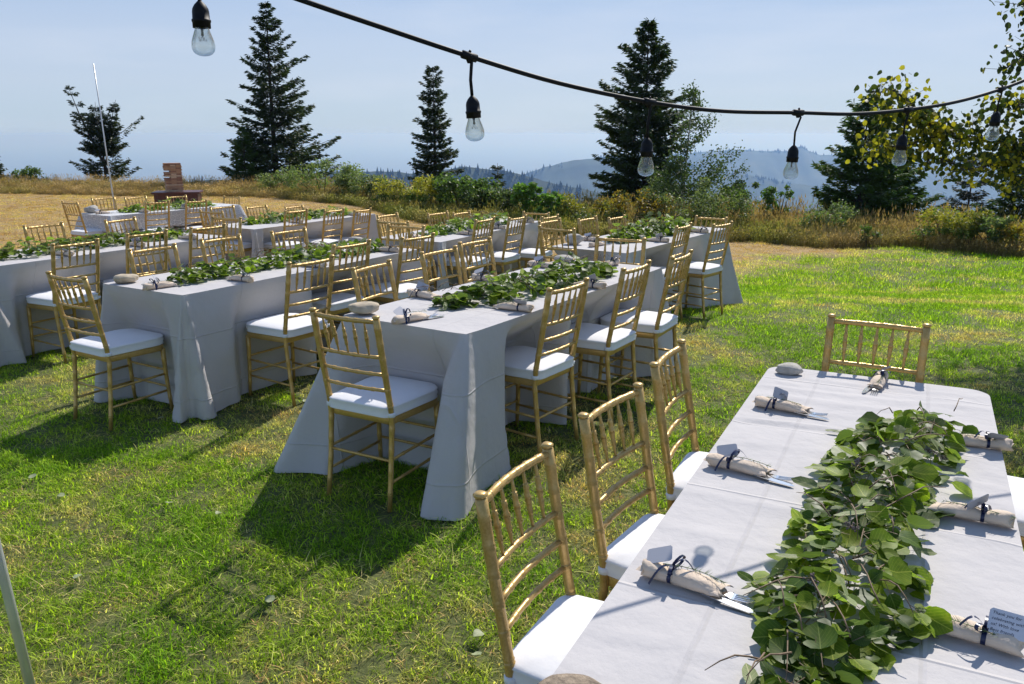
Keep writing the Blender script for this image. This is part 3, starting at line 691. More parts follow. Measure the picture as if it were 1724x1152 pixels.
# ---------------------------------------------------------------- place settings
def strip(mb, pts, wdir, wd):
    pts = [Vector(p) for p in pts]; vs = []
    for i, p in enumerate(pts):
        w_ = Vector(wdir[i] if isinstance(wdir, list) else wdir).normalized()*wd/2
        vs += [p-w_, p+w_]
    mb.add(vs, [(2*i, 2*i+1, 2*i+3, 2*i+2) for i in range(len(pts)-1)])
def make_setting(seed):
    r = random.Random(seed); root = empty('napkin_roll')
    # rolled napkin
    secs = [(-.108, .017, .013), (-.106, .0215, .0165), (-.09, .024, .018), (-.07, .0225, .017), (-.05, .0185, .0145), (-.04, .0185, .0145), (-.02, .0235, .0165), (.01, .026, .0165), (.035, .024, .0145), (.058, .021, .011), (.066, .017, .008), (.060, .012, .006)]
    n = 36; vs = []
    for x, a, b in secs:
        for j in range(n):
            t = 2*math.pi*j/n; k = .93+.16*(((j/n+.62+x*.9) % 1))+.02*math.sin(5*t+x*60+seed)
            z = b*(1+math.sin(t)*k); vs.append((x+.006*math.sin(2*t+seed), a*math.cos(t)*k*(1+.06*math.sin(x*70)), max(.0006, z*(1 if z > b*.2 else .6))))
    mb = MB(); K = len(secs)
    mb.add(vs, [(a*n+j, a*n+(j+1) % n, (a+1)*n+(j+1) % n, (a+1)*n+j) for a in range(K-1) for j in range(n)] + [tuple(range(n-1, -1, -1)), tuple(range((K-1)*n, K*n))])
    # open curled flap at the cutlery end
    for sgn, x1, hh in ((1, .083, .026), (-1, .072, .019)):
        vs = []; nu, nv = 9, 7
        for u in range(nu):
            tu = u/(nu-1)
            for v in range(nv):
                tv = v/(nv-1); ang = -.3+tv*2.6
                x = .012+tu*(x1-.012)-.02*tv*tu; rad = (.012+.006*tu)
                vs.append((x, sgn*(.006+rad*math.cos(ang)*1.25), .012+hh*.55*math.sin(ang)*(1-.55*tu)+.002*math.sin(tu*9)))
        mb.add(vs, [(u*nv+v, u*nv+v+1, (u+1)*nv+v+1, (u+1)*nv+v) for u in range(nu-1) for v in range(nv-1)])
    # loose folded end at the back
    vs = []
    for u in range(6):
        for v in range(5): vs.append((-.106-.003*u+.004*v, -.018+.009*v, .016+.014*math.sin(v*.8)*(1-u*.12)))
    mb.add(vs, [(u*5+v, u*5+v+1, (u+1)*5+v+1, (u+1)*5+v) for u in range(5) for v in range(4)])
    mb.obj('napkin', MAT['napkin'], root)
    # fork
    mb = MB(); y0 = .006; z0 = .009
    def slab(pts, y, z, th):
        vs = []
        for x, w_, dz in pts:
            for q in (-1, 1): vs += [(x, y+q*w_, z+dz), (x, y+q*w_, z+dz-th)]
        m = len(pts); fs = []
        for i in range(m-1):
            a = 4*i; b = 4*(i+1); fs += [(a, a+2, b+2, b), (a+1, b+1, b+3, a+3), (a, b, b+1, a+1), (a+2, a+3, b+3, b+2)]
        fs += [(0, 1, 3, 2), (4*m-4, 4*m-2, 4*m-1, 4*m-3)]; mb.add(vs, fs, 0, False)
    slab([(.03, .004, 0), (.06, .0045, -.001), (.075, .009, -.003), (.086, .012, -.005), (.092, .012, -.005)], y0, z0, .0018)
    for q in (-1, -.34, .34, 1): slab([(.0915, .0017, -.005), (.115, .0015, -.0035), (.132, .0008, 0)], y0+q*.0101, z0, .0015)
    f = mb.obj('fork', MAT['steel'], root)
    mb = MB(); slab([(.03, .006, 0), (.07, .0085, -.001), (.11, .009, -.003), (.135, .007, -.004), (.146, .002, -.004)], -.013, .007, .0014)
    kf = mb.obj('knife', MAT['steel'], root); kf.rotation_euler.z = R(-6)
    # ribbon band, knot, bow loops and tails
    mb = MB(); x = -.045; pts = []
    for j in range(17):
        t = 2*math.pi*j/16; pts.append((x, .0205*math.cos(t), max(.0012, .0155+.0165*math.sin(t))))
    strip(mb, pts, (1, 0, 0), .0085)
    kx = Vector((x, .004, .034)); mb.box(kx, (.0055, .005, .0035))
    def loop(dirv, L, lift):
        d = Vector(dirv).normalized(); up = Vector((0, 0, 1)); side = d.cross(up)
        pts = []
        for i in range(11):
            t = i/10; a = math.pi*2*t
            pts.append(kx+d*L*(1-math.cos(a))/2+up*(lift*(1-math.cos(a))/2+.009*math.sin(a)))
        strip(mb, pts, side, .0075)
    def tail(dirv, L, lift, drop):
        d = Vector(dirv).normalized(); up = Vector((0, 0, 1)); side = d.cross(up); pts = []
        for i in range(8):
            t = i/7; p = kx+d*L*t+up*(lift*math.sin(math.pi*t)-drop*t*t); p.z = max(.0015, p.z); pts.append(p)
        strip(mb, pts, side, .0075)
    loop((r.uniform(-.2, .5), 1, 0), .036, .014); loop((r.uniform(-.6, .2), -1, 0), .036, .004)
    tail((r.uniform(-1, -.2), -1, 0), .055, .012, .034); tail((.8, .6+r.uniform(-.5, .5), 0), .045, .022, .0)
    mb.obj('ribbon', MAT['ribbon'], root)
    # rosemary
    mb = MB(); P0 = Vector((-.075, .012, .030)); P1 = Vector((.07, .004, .030))
    if seed % 2: P0, P1 = Vector((-.115, .010, .030)), Vector((.045, -.006, .031))
    sp = [P0.lerp(P1, t)+Vector((0, .006*math.sin(t*3), .006*math.sin(t*3.1))) for t in np.linspace(0, 1, 7)]
    mb.tube(sp, .0009, 4)
    for i in range(74):
        t = r.random(); p = P0.lerp(P1, t)+Vector((0, .006*math.sin(t*3), .006*math.sin(t*3.1))); a = r.uniform(0, 6.28)
        d = Vector((.75, math.cos(a), math.sin(a)*.8)).normalized(); L = r.uniform(.009, .02); s_ = d.cross(Vector((0, 0, 1))).normalized()*.0009
        q = p+d*L; q.z = max(q.z, .004); mb.add([p-s_, p+s_, q], [(0, 1, 2)])
    mb.obj('rosemary_sprig', MAT['rosemary'], root)
    # card, clipped corners, tied behind the knot
    cw, chh, th = .029, .0195, .0005; o = [(-cw, -chh+.004), (-cw, chh-.004), (-cw+.004, chh), (cw-.004, chh), (cw, chh-.004), (cw, -chh+.004), (cw-.004, -chh), (-cw+.004, -chh)]
    mb = MB(); m = len(o); mb.add([(a, b, th) for a, b in o]+[(a, b, -th) for a, b in o], [tuple(range(m-1, -1, -1)), tuple(range(m, 2*m))]+[(i, (i+1) % m, m+(i+1) % m, m+i) for i in range(m)], 0, False)
    cd = mb.obj('name_card', MAT['card'], root)
    return root, cd
protos = [make_setting(i) for i in range(3)]
def card_pose(cd, loc, rot): cd.location = loc; cd.rotation_euler = [R(a) for a in rot]
card_pose(protos[0][1], (-.062, .020, .046), (38, -12, 20)); card_pose(protos[1][1], (-.030, .012, .052), (62, 24, 38)); card_pose(protos[2][1], (-.078, .012, .050), (28, -22, 8))
SD = {'D': 'the table under the string lights'}
SET = [('D', -.245, .62, -4, 1, 'napkin roll on the light-strung table, on the far left near the grey stone'), ('D', -.270, .01, -6, 0, 'napkin roll on the light-strung table, second of three down its left side'),
 ('D', -.250, -.665, -4, 2, 'napkin roll on the light-strung table with a dark card, nearest on its left side'), ('D', .315, .535, 184, 0, 'pinkish napkin roll half under the large garland, farthest on the right side'),
 ('D', .275, -.03, 176, 1, 'napkin roll with navy bow, middle of the large garland\'s right side'), ('D', .252, -.60, 170, 0, 'napkin roll with a handwritten card in the lower right corner of the table'),
 ('D', .02, 1.09, -96, 2, 'napkin roll at the head of the light-strung table before the empty chair'),
 ('C', .01, -1.06, 78, 0, 'napkin roll at the near end of the table with flared cloth corners'), ('C', -.30, -.585, -2, 1, 'napkin roll beside the first left chair of the flared-cloth table'),
 ('C', .27, -.59, 182, 0, 'napkin roll beside the first right chair of the flared-cloth table'), ('C', -.30, .05, 4, 2, 'napkin roll beside the middle left chair of the flared-cloth table'),
 ('C', .30, .20, 178, 1, 'napkin roll beside the middle right chair of the flared-cloth table'), ('C', .06, .98, -94, 2, 'napkin roll at the far end of the flared-cloth table'), ('C', -.28, .70, 0, 0, 'napkin roll farthest along the left side of the flared-cloth table'),
 ('B', .08, -1.05, 84, 1, 'napkin roll at the near end of the folded-corner table'), ('B', .29, -.64, 178, 2, 'napkin roll with upright card by the nearest right chair, folded-corner table'), ('B', .29, .02, 182, 0, 'napkin roll beside the middle right chair of the folded-corner table'),
 ('B', .24, .90, 186, 2, 'napkin roll with navy bow at the far right of the folded-corner table'), ('A', .28, -.42, 180, 0, 'napkin roll behind the first chair of the picture-edge table'), ('A', .28, .24, 178, 1, 'napkin roll behind the second chair of the picture-edge table'),
 ('A', .26, .80, 182, 2, 'napkin roll at the far right end of the picture-edge table'), ('E', -.25, -.62, 0, 0, 'napkin roll at the near left of the rear table by the aspens'), ('E', .25, -.30, 180, 1, 'napkin roll in front of the heaped garland, rear table by the aspens'),
 ('E', .27, .62, 178, 2, 'napkin roll at the far right of the rear table by the aspens'), ('E', -.05, -.88, 85, 1, 'napkin roll at the near end of the rear table by the aspens'), ('F', .28, -.50, 180, 0, 'napkin roll at the near right of the table before the yellow shrubs'),
 ('F', .28, .15, 182, 1, 'napkin roll halfway along the table before the yellow shrubs'), ('F', .27, .90, 180, 2, 'napkin roll at the far right of the table before the yellow shrubs'), ('F', .0, -1.02, 92, 2, 'napkin roll at the near end of the table before the yellow shrubs'),
 ('G', .28, -.35, 180, 1, 'napkin roll at the near right of the table beside the lace-covered one'), ('G', .27, .80, 180, 0, 'napkin roll at the far right of the table beside the lace-covered one'),
 ('H', .0, -1.0, 88, 2, 'napkin roll at the near end of the lace-covered table'), ('H', .28, -.55, 180, 0, 'napkin roll at the near right of the lace-covered table'), ('H', .28, .15, 180, 1, 'napkin roll halfway along the right of the lace-covered table')]
used = set(); writing_root = None
for k, lx, ly, a, pi, lab in SET:
    x0, y0, ph = TABLES[k]; cs, sn = math.cos(ph), math.sin(ph)
    pr = protos[pi][0]; o = pr if pi not in used else copy_tree(pr); used.add(pi)
    o.location = (x0+lx*cs+ly*sn, y0-lx*sn+ly*cs, TZ(k)+(.0045 if k == 'D' else .002)+(.004 if k == 'H' else 0)); o.rotation_euler.z = -ph+R(a)
    if k not in 'D': o.scale = (1.15,)*3
    tag(o, lab, 'napkin roll', 'ribbon-tied napkin rolls')
    if 'handwritten' in lab: writing_root = o
# the handwritten card, facing up towards the camera
cd = [c for c in writing_root.children if c.name.startswith('name_card')][0]
cd.data = cd.data.copy(); cd.data.materials[0] = m_plain('pale_grey_card', (.62, .62, .66), .8)
card_pose(cd, (-.080, -.006, .050), (50, 0, 182)); cd.scale = (1.15, 1.2, 1)
for i, line in enumerate(('Thank you for', 'celebrating with', 'us! With love', 'Best friends')):
    cu = bpy.data.curves.new('handwriting', 'FONT'); cu.body = line; cu.size = .0068; cu.shear = .25; cu.space_character = 1.05
    tmp = bpy.data.objects.new('tmp', cu); me = bpy.data.meshes.new_from_object(tmp); me.name = 'handwriting'; bpy.data.objects.remove(tmp); me.materials.clear(); me.materials.append(MAT['ink'])
    t = link('handwriting', me, cd); t['kind'] = 'stuff'; t.location = (-.025, .0105-.0088*i, .0009)

# ---------------------------------------------------------------- river stones
def stone(k, lx, ly, sx, sy, sz, rz, seed, lab, mat='stone'):
    x0, y0, ph = TABLES[k]; cs, sn = math.cos(ph), math.sin(ph); bm = bmesh.new(); bmesh.ops.create_icosphere(bm, subdivisions=4, radius=1)
    for v in bm.verts:
        p = v.co; n_ = noise.noise(Vector((p.x*.9, p.y*.9, p.z*.9+seed)))*.26 + noise.noise(Vector((p.x*2.4, p.y*2.4, p.z*2.4+seed)))*.09 + noise.noise(Vector((p.x*9, p.y*9, p.z*9+seed)))*.018
        v.co = Vector((math.copysign(abs(p.x)**.88, p.x), math.copysign(abs(p.y)**.88, p.y), math.copysign(abs(p.z)**.8, p.z)))*(1+n_)
        v.co.x *= sx; v.co.y *= sy; v.co.z *= sz
    zmin = min(v.co.z for v in bm.verts)
    for v in bm.verts: v.co.z -= zmin
    for f in bm.faces: f.smooth = True
    me = bpy.data.meshes.new('river_stone'); bm.to_mesh(me); bm.free(); me.materials.append(MAT[mat])
    o = link('river_stone', me); o.location = (x0+lx*cs+ly*sn, y0-lx*sn+ly*cs, TZ(k)-.001); o.rotation_euler.z = -ph+R(rz); tag(o, lab, 'stone', 'smooth stones on the table corners')
stone('D', -.31, 1.10, .050, .036, .022, 12, 3, 'smooth grey stone at the far left corner of the light-strung table')
stone('D', -.33, -1.115, .07, .05, .018, 20, 8, 'rough brown stone cut off by the bottom edge of the picture', 'stone_b')
stone('C', -.30, -1.08, .075, .055, .030, 30, 12, 'tan stone just behind the near chair of the flared-cloth table', 'stone_tan')
stone('C', -.30, 1.0, .07, .05, .025, 0, 15, 'grey stone at the far left end of the flared-cloth table')
stone('B', -.27, -1.06, .072, .052, .028, 55, 19, 'speckled oval stone at the near left corner of the folded-corner table', 'stone_tan')
stone('B', -.22, 1.08, .08, .055, .035, 0, 23, 'dark rounded stone at the far end of the folded-corner table')
stone('E', -.28, -.92, .085, .06, .05, 20, 27, 'pale stone seen through the chair at the aspen-side rear table')
stone('H', -.28, -1.02, .10, .075, .055, 20, 31, 'white stone at the near corner of the lace-covered table')

# ---------------------------------------------------------------- string lights
CT = [(-1.05, 1.28, 2.115), (-.556, 1.551, 1.957), (-.397, 1.631, 1.909), (-.26, 1.704, 1.87), (-.089, 1.785, 1.822), (.104, 1.918, 1.777), (.335, 2.063, 1.741),
      (.543, 2.183, 1.723), (.783, 2.306, 1.722), (.982, 2.409, 1.721), (1.185, 2.527, 1.736), (1.391, 2.647, 1.763), (1.598, 2.772, 1.808), (1.78, 2.875, 1.862), (2.3, 3.15, 2.03), (3.3, 3.75, 2.45)]
EYE = Vector((0, 0, 1.6645)); reach = lambda p: EYE+(Vector(p)-EYE)*1.062
CT = [tuple(reach(p)) for p in CT]
def catmull(P_, k=6):
    P_ = [Vector(p) for p in P_]; out = []
    for i in range(len(P_)-1):
        a, b, c, d = P_[max(0, i-1)], P_[i], P_[i+1], P_[min(len(P_)-1, i+2)]
        for j in range(k):
            t = j/k; out.append(.5*((2*b)+(c-a)*t+(2*a-5*b+4*c-d)*t*t+(3*b-a-3*c+d)*t**3))
    return out+[P_[-1]]
mb = MB(); mb.tube(catmull(CT), .0056, 10); o = mb.obj('light_cord', MAT['black'])
tag(o, 'thick black cord sagging across the sky with hanging light bulbs', 'cord')
BULB = [((-.556, 1.551, 1.957), (-.557, 1.512, 1.806), 'clear bulb at the top left, its cord cut off by the picture edge'),
 ((-.089, 1.785, 1.822), (-.078, 1.742, 1.655), 'clear bulb hanging in front of the hazy sky beside the narrow spruce'),
 ((.335, 2.063, 1.741), (.333, 2.019, 1.568), 'clear bulb hanging in front of the large spruce trunk'),
 ((.783, 2.306, 1.722), (.775, 2.261, 1.547), 'clear bulb hanging in front of the rocky knob of the ridge'),
 ((1.185, 2.527, 1.736), (1.176, 2.486, 1.576), 'clear bulb hanging in front of the green fir beneath yellow leaves'),
 ((1.598, 2.772, 1.808), (1.589, 2.731, 1.648), 'clear bulb among the aspen leaves near the right edge')]
for i, (a, b, lab) in enumerate(BULB):
    a = Vector(a); b = Vector(b); L = (a-b).length; dirn = (b-a); root = empty('hanging_bulb', reach(a)); root.scale = (1.05,)*3; tag(root, lab, 'light bulb', 'bulbs hanging from the black cord')
    drop = max(.0, L-.094); tilt = Vector((dirn.x, 0, -L)).normalized()*1.0
    q = tilt
    hook = (.004 if i != 3 else .009)
    mb = MB(); mb.tube([(0, 0, -.002), q*.012+Vector((hook, 0, 0)), q*drop*.6+Vector((-hook*.2, 0, 0)), q*(drop+.006)], (.0028 if i > 2 else .0036), 7)
    mb.obj('drop_cord', MAT['black'], root)
    # moulded saddle on the cord
    cd_ = (Vector(CT[[1, 4, 6, 8, 10, 12][i]+1])-Vector(CT[[1, 4, 6, 8, 10, 12][i]-1])).normalized()
    mb = MB(); mb.tube([-cd_*.019, -cd_*.017, cd_*.017, cd_*.019], [.0058, .0088, .0088, .0058], 8)
    mb.tube([(0, 0, .002), (0, 0, -.006), (0, 0, -.014)], [.0085, .0075, .0042], 8); mb.tube([(0, 0, .004), (.002, 0, .010), (0, 0, .012)], .003, 6)
    mb.obj('cord_saddle', MAT['black'], root)
    def lathe(prof, n=22):
        mb = MB(); vs = []
        ax = q; u = Vector((1, 0, 0)); u = (u-ax*u.dot(ax)).normalized(); v = ax.cross(u)
        for s_, r_ in prof:
            for j in range(n):
                t = 2*math.pi*j/n; vs.append(ax*(drop+s_)+(u*math.cos(t)+v*math.sin(t))*r_)
        K = len(prof); mb.add(vs, [(x*n+j, x*n+(j+1) % n, (x+1)*n+(j+1) % n, (x+1)*n+j) for x in range(K-1) for j in range(n)]); return mb
    mb = lathe([(0, .0026), (.003, .006), (.008, .0105), (.014, .0138), (.019, .0148), (.032, .0152), (.0325, .0168), (.0365, .0168), (.037, .0158), (.047, .0158), (.047, .0128), (.042, .0128), (.030, .010), (.030, .0)])
    mb.obj('socket', MAT['black'], root)
    prof = [(.0465, .0122), (.050, .0130), (.056, .0150), (.063, .0175), (.070, .0196), (.077, .0207), (.083, .0203), (.088, .0182), (.092, .0142), (.0945, .0085), (.0955, .003), (.0956, 0)]
    mb = lathe(prof); gl = mb.obj('glass_envelope', MAT['glass'], root)
    mb = MB(); mb.tube([q*(drop+.040), q*(drop+.054), q*(drop+.060)], [.0038, .0022, .0028], 8)
    for j in range(5):
        t = j*1.26; e = Vector((math.cos(t), math.sin(t), 0)); mb.tube([q*(drop+.059), q*(drop+.070)+e*.006], .0003, 4)
        e2 = Vector((math.cos(t+.63), math.sin(t+.63), 0)); mb.tube([q*(drop+.070)+e*.006, q*(drop+.062)+e2*.008], .0003, 4)
    mb.obj('filament', MAT['filament'], root)

# ---------------------------------------------------------------- poles
mb = MB(); mb.tube([(-1.50, 2.2, -.20), (-1.54, 2.2, .42), (-1.68, 2.2, 2.6)], .0145, 16)
tag(mb.obj('metal_pole', MAT['pole']), 'shiny metal pole cut off by the lower left edge of the picture', 'pole')
mb = MB(); x, y = -8.24, 17; mb.tube([(x, y, gz(x, y)-.2), (x-.01, y, .42), (x-.04, y, 1.4), (x-.083, y, 3.03)], [.015, .015, .013, .011], 10)
tag(mb.obj('thin_pole', MAT['pole']), 'tall thin leaning pole in front of the crooked dark fir', 'pole')

# ---------------------------------------------------------------- wooden block tower on a red-brown table
tx, ty = -6.97, 17.0; gzt = gz(tx, ty)
WD = [m_plain('block_wood_%s' % n_, c_, .6, 0, 14, .25) for n_, c_ in (('tan', (.40, .22, .12)), ('brown', (.26, .125, .075)), ('pale', (.52, .36, .24)))]
rt = empty('game_table', (tx+.07, ty, gzt), R(14)); tag(rt, 'low red-brown table carrying a tower of wooden blocks', 'table'); H = .529-gzt
redw = m_plain('red_brown_stain', (.085, .022, .014), .45, 0, 10, .3)
mb = MB(); mb.box((0, 0, H-.02), (.46, .34, .018)); mb.obj('tabletop', redw, rt)
for i in (-1, 1):
    mb = MB(); mb.box((0, i*.29, H-.15), (.40, .012, .11)); mb.obj('apron', redw, rt)
    mb = MB(); mb.box((i*.40, 0, H-.15), (.012, .30, .11)); mb.obj('apron', redw, rt)
    for j in (-1, 1):
        mb = MB(); mb.box((i*.385, j*.275, (H-.04)/2), (.034, .034, (H-.04)/2)); mb.obj('leg', redw, rt)
tw = empty('block_tower', (tx+.0, ty, gzt+H-.0015), R(28)); tag(tw, 'tall tower of stacked wooden blocks on the red-brown table', 'block tower')
rr = random.Random(5); bh = .0300; bl = .32; nlay = 19
bmesh_l = []
for m_ in WD:
    mb = MB(); mb.box((0, 0, 0), (bl/2, bl/6-.002, bh/2-.001)); bmesh_l.append(mb.mesh('block', m_))
for L_ in range(nlay):
    for j in range(3):
        if L_ in (4, 9, 13) and j == 2: continue
        b = bpy.data.objects.new('block', bmesh_l[rr.choice([0, 0, 1, 1, 2])]); COL.objects.link(b); b.parent = tw
        off = rr.uniform(-.012, .012); a = R(90*(L_ % 2)); lx, ly = off, (j-1)*bl/3
        b.location = (lx*math.cos(a)-ly*math.sin(a), lx*math.sin(a)+ly*math.cos(a), .001+bh/2+L_*bh); b.rotation_euler.z = a+R(rr.uniform(-1.5, 1.5))
tw.location.z = gzt+H-.002

# ---------------------------------------------------------------- instanced grass and weeds
def scatter(name, pts, protos, rot, scl, tint, pick, label, kind='stuff'):
    """geometry-nodes instances of the proto meshes on a point cloud"""
    n = len(pts); me = bpy.data.meshes.new(name); me.vertices.add(n); me.vertices.foreach_set('co', np.asarray(pts, np.float32).ravel())
    def at(nm, ty, v):
        a = me.attributes.new(nm, ty, 'POINT'); a.data.foreach_set('value' if ty != 'FLOAT_VECTOR' else 'vector', np.asarray(v, np.int32 if ty == 'INT' else np.float32).ravel())
    at('rot', 'FLOAT_VECTOR', rot); at('scl', 'FLOAT', scl); at('tint', 'FLOAT', tint); at('pick', 'INT', pick)
    o = link(name, me); o['kind'] = kind; o['label'] = label
    col = bpy.data.collections.new(name+'_sources')
    for i, p in enumerate(protos):
        q = bpy.data.objects.new('%s_%02d' % (name, i), p); col.objects.link(q)
    g = bpy.data.node_groups.new(name, 'GeometryNodeTree')
    g.interface.new_socket('Geometry', in_out='INPUT', socket_type='NodeSocketGeometry'); g.interface.new_socket('Geometry', in_out='OUTPUT', socket_type='NodeSocketGeometry')
    N = g.nodes.new; L = g.links.new
    gi, go = N('NodeGroupInput'), N('NodeGroupOutput'); mp = N('GeometryNodeMeshToPoints'); ip = N('GeometryNodeInstanceOnPoints'); ci = N('GeometryNodeCollectionInfo')
    ci.inputs[0].default_value = col; ci.inputs['Separate Children'].default_value = True; ci.inputs['Reset Children'].default_value = True
    ip.inputs['Pick Instance'].default_value = True
    def na(nm, ty):
        x = N('GeometryNodeInputNamedAttribute'); x.data_type = ty; x.inputs['Name'].default_value = nm
        return [s_ for s_ in x.outputs if s_.enabled and s_.name == 'Attribute'][0]
    L(gi.outputs[0], mp.inputs['Mesh']); L(mp.outputs[0], ip.inputs['Points']); L(ci.outputs[0], ip.inputs['Instance'])
    L(na('pick', 'INT'), ip.inputs['Instance Index']); L(na('scl', 'FLOAT'), ip.inputs['Scale'])
    e2r = N('FunctionNodeEulerToRotation'); L(na('rot', 'FLOAT_VECTOR'), e2r.inputs[0]); L(e2r.outputs[0], ip.inputs['Rotation'])
    L(ip.outputs[0], go.inputs[0]); md = o.modifiers.new('instances', 'NODES'); md.node_group = g
    return o
def tuft(seed, nb, rad, h0, h1, wd, lean, mat, segs=2, heads=False, headcol=None):
    r = np.random.RandomState(seed); V = []; F = []; B = []; 
    for i in range(nb):
        a = r.uniform(0, 6.28); d = rad*math.sqrt(r.uniform()); x, y = d*math.cos(a), d*math.sin(a); h = r.uniform(h0, h1); b = r.uniform(0, 6.28); le = lean*h*r.uniform(.2, 1.3)
        lx, ly = math.cos(b)*le, math.sin(b)*le; wx, wy = -math.sin(b+r.uniform(-.8, .8))*wd/2, math.cos(b+r.uniform(-.8, .8))*wd/2; o = len(V); tone = r.uniform(0, 1)
        for s in range(segs+1):
            t = s/segs; k = (1-t*.72) if s < segs else .12; z = h*(t-.18*lean*t*t)
            V.append((x+lx*t*t-wx*k, y+ly*t*t-wy*k, z)); V.append((x+lx*t*t+wx*k, y+ly*t*t+wy*k, z)); B += [tone, tone]
        for s in range(segs): q = o+2*s; F.append((q, q+1, q+3, q+2))
        if heads and i % 3 == 0:
            q = len(V); hx, hy = x+lx, y+ly; hh = h*(1-.18*lean); s_ = wd*2.2
            V += [(hx-s_, hy, hh-.06*h), (hx, hy-s_, hh-.02*h), (hx+s_, hy, hh-.06*h), (hx, hy+s_*.6, hh+.12*h)]; B += [1, 1, 1, 1]; F.append((q, q+1, q+2, q+3))
    me = fast_mesh('tuft', np.array(V), np.array(F), mat); a = me.attributes.new('blade', 'FLOAT', 'POINT'); a.data.foreach_set('value', np.array(B, np.float32)); return me
LAWN = m_blade('lawn_blades', [(0, c4(.18, .32, .018)), (.3, c4(.31, .43, .028)), (.55, c4(.53, .50, .20)), (.78, c4(.50, .37, .15)), (.9, c4(.42, .27, .10)), (1, c4(.26, .155, .06))], .5)
WEED = m_blade('wild_grass', [(0, c4(.10, .16, .03)), (.4, c4(.21, .215, .06)), (.7, c4(.29, .225, .10)), (1, c4(.32, .225, .11))], .35, c4(1.1, 1.15, .75), c4(1.5, 1.4, 1.1))
rs = np.random.RandomState(7)
def fan(y0, y1, n, margin):
    """points spread evenly over the visible wedge of lawn between two distances, with a margin to either side"""
    y = np.sqrt(rs.uniform(y0**2, y1**2, n)); hw = .645*y+margin; x = rs.uniform(-1, 1, n)*hw; return x, y
near = [tuft(i, 32, .065, .012, .040, .0042, 1.3, LAWN) for i in range(7)]+[tuft(90+i, 16, .07, .010, .026, .0036, 3.2, LAWN) for i in range(3)]
mid = [tuft(20+i, 44, .12, .015, .045, .0055, .9, LAWN, 1) for i in range(5)]
far_ = [tuft(40+i, 44, .24, .025, .065, .010, .7, LAWN, 1) for i in range(4)]
def lawn(name, protos, bands, label):
    X, Y = [], []
    for y0, y1, dens, mg in bands:
        area = .645*(y1**2-y0**2)+2*mg*(y1-y0); x, y = fan(y0, y1, int(area*dens), mg); X.append(x); Y.append(y)
    X = np.concatenate(X); Y = np.concatenate(Y); ok = Y < yfront(X)+.6; X, Y = X[ok], Y[ok]
    n = len(X); Z = ground(X, Y); d = dryness(X, Y)
    pn = np.array([noise.noise(Vector((a*1.1, b*1.1, 20)))+.6*noise.noise(Vector((a*3.7, b*3.7, 30))) for a, b in zip(X, Y)])
    loc = np.clip(.36+pn*1.15, 0, 1)           # patches of yellower turf in the green
    tint = np.clip(np.maximum(d*(.86+.22*pn), loc*.66)+rs.normal(0, .09, n), 0, 1)
    scl = (.75+.5*rs.uniform(size=n))*(1+.35*np.clip(-pn, -.4, .8))*(1-.45*d)
    rot = np.stack([rs.normal(0, .12, n), rs.normal(0, .12, n), rs.uniform(0, 6.28, n)], -1)
    pk = rs.randint(0, len(protos), n)
    if len(protos) > 8: tint = np.where(pk >= 7, np.clip(tint+.38, 0, .9), tint)
    scatter(name, np.stack([X, Y, Z-.002], -1), protos, rot, scl, tint, pk, label)
lawn('lawn_grass', near, [(1.0, 4.3, 520, 1.2), (4.3, 7, 300, 1.0)], 'short mown grass blades of the lawn in the foreground')
lawn('distant_lawn_grass', mid, [(7, 12, 95, 1.5)], 'mown grass thinning to straw around the tables')
lawn('dry_grass', far_, [(12, 29, 34, 3)], 'dry straw-coloured grass behind the rear tables')

# tall wild grass along the brow
w1 = [tuft(60+i, 60, .22, .3, .85, .008, .35, WEED, 2, True) for i in range(4)]
w2 = [tuft(70+i, 70, .25, .18, .5, .012, .5, WEED, 2, True) for i in range(4)]
def band(name, n, protos, xr, dy, hs, tintf, label, seed):
    r = np.random.RandomState(seed); x = r.uniform(*xr, n); t = r.uniform(size=n)**1.3; y = yfront(x)+dy[0]+(dy[1]-dy[0])*t
    z = ground(x, y); sc = np.array([hs(a, b) for a, b in zip(x, t)])*r.uniform(.65, 1.15, n)
    ok = sc > .12; x, y, z, sc = x[ok], y[ok], z[ok], sc[ok]; n = len(x)
    nn = np.array([noise.noise(Vector((a*.5, b*.5, seed))) for a, b in zip(x, y)])
    tint = np.clip(tintf(x, y)+nn*.5+r.normal(0, .08, n), 0, 1)
    rot = np.stack([r.normal(0, .1, n), r.normal(0, .1, n), r.uniform(0, 6.28, n)], -1)
    scatter(name, np.stack([x, y, z-.01], -1), protos, rot, sc, tint, r.randint(0, len(protos), n), label)
hgt = lambda x, t: np.interp(x, [-24, -12, -8, -5, 0, 2, 5, 8, 12, 16], [.50, .52, .62, .72, .82, .85, .98, .95, .85, .85])*(.8+.35*t)
dryx = lambda x, y: np.interp(x, [-20, -9, -6, -3, 1, 5, 8, 11, 14], [.80, .82, .58, .42, .46, .52, .66, .70, .56])
band('wild_grass', 5200, w2, (-24, 19), (-.3, 4.2), hgt, dryx, 'knee-high wild grass and weeds along the edge of the field', 5)
band('tall_seed_grass', 1500, w1, (-24, 19), (.6, 6.0), lambda x, t: hgt(x, t)*.95, lambda x, y: dryx(x, y)+.18, 'tall seeding grass stalks standing against the haze', 6)

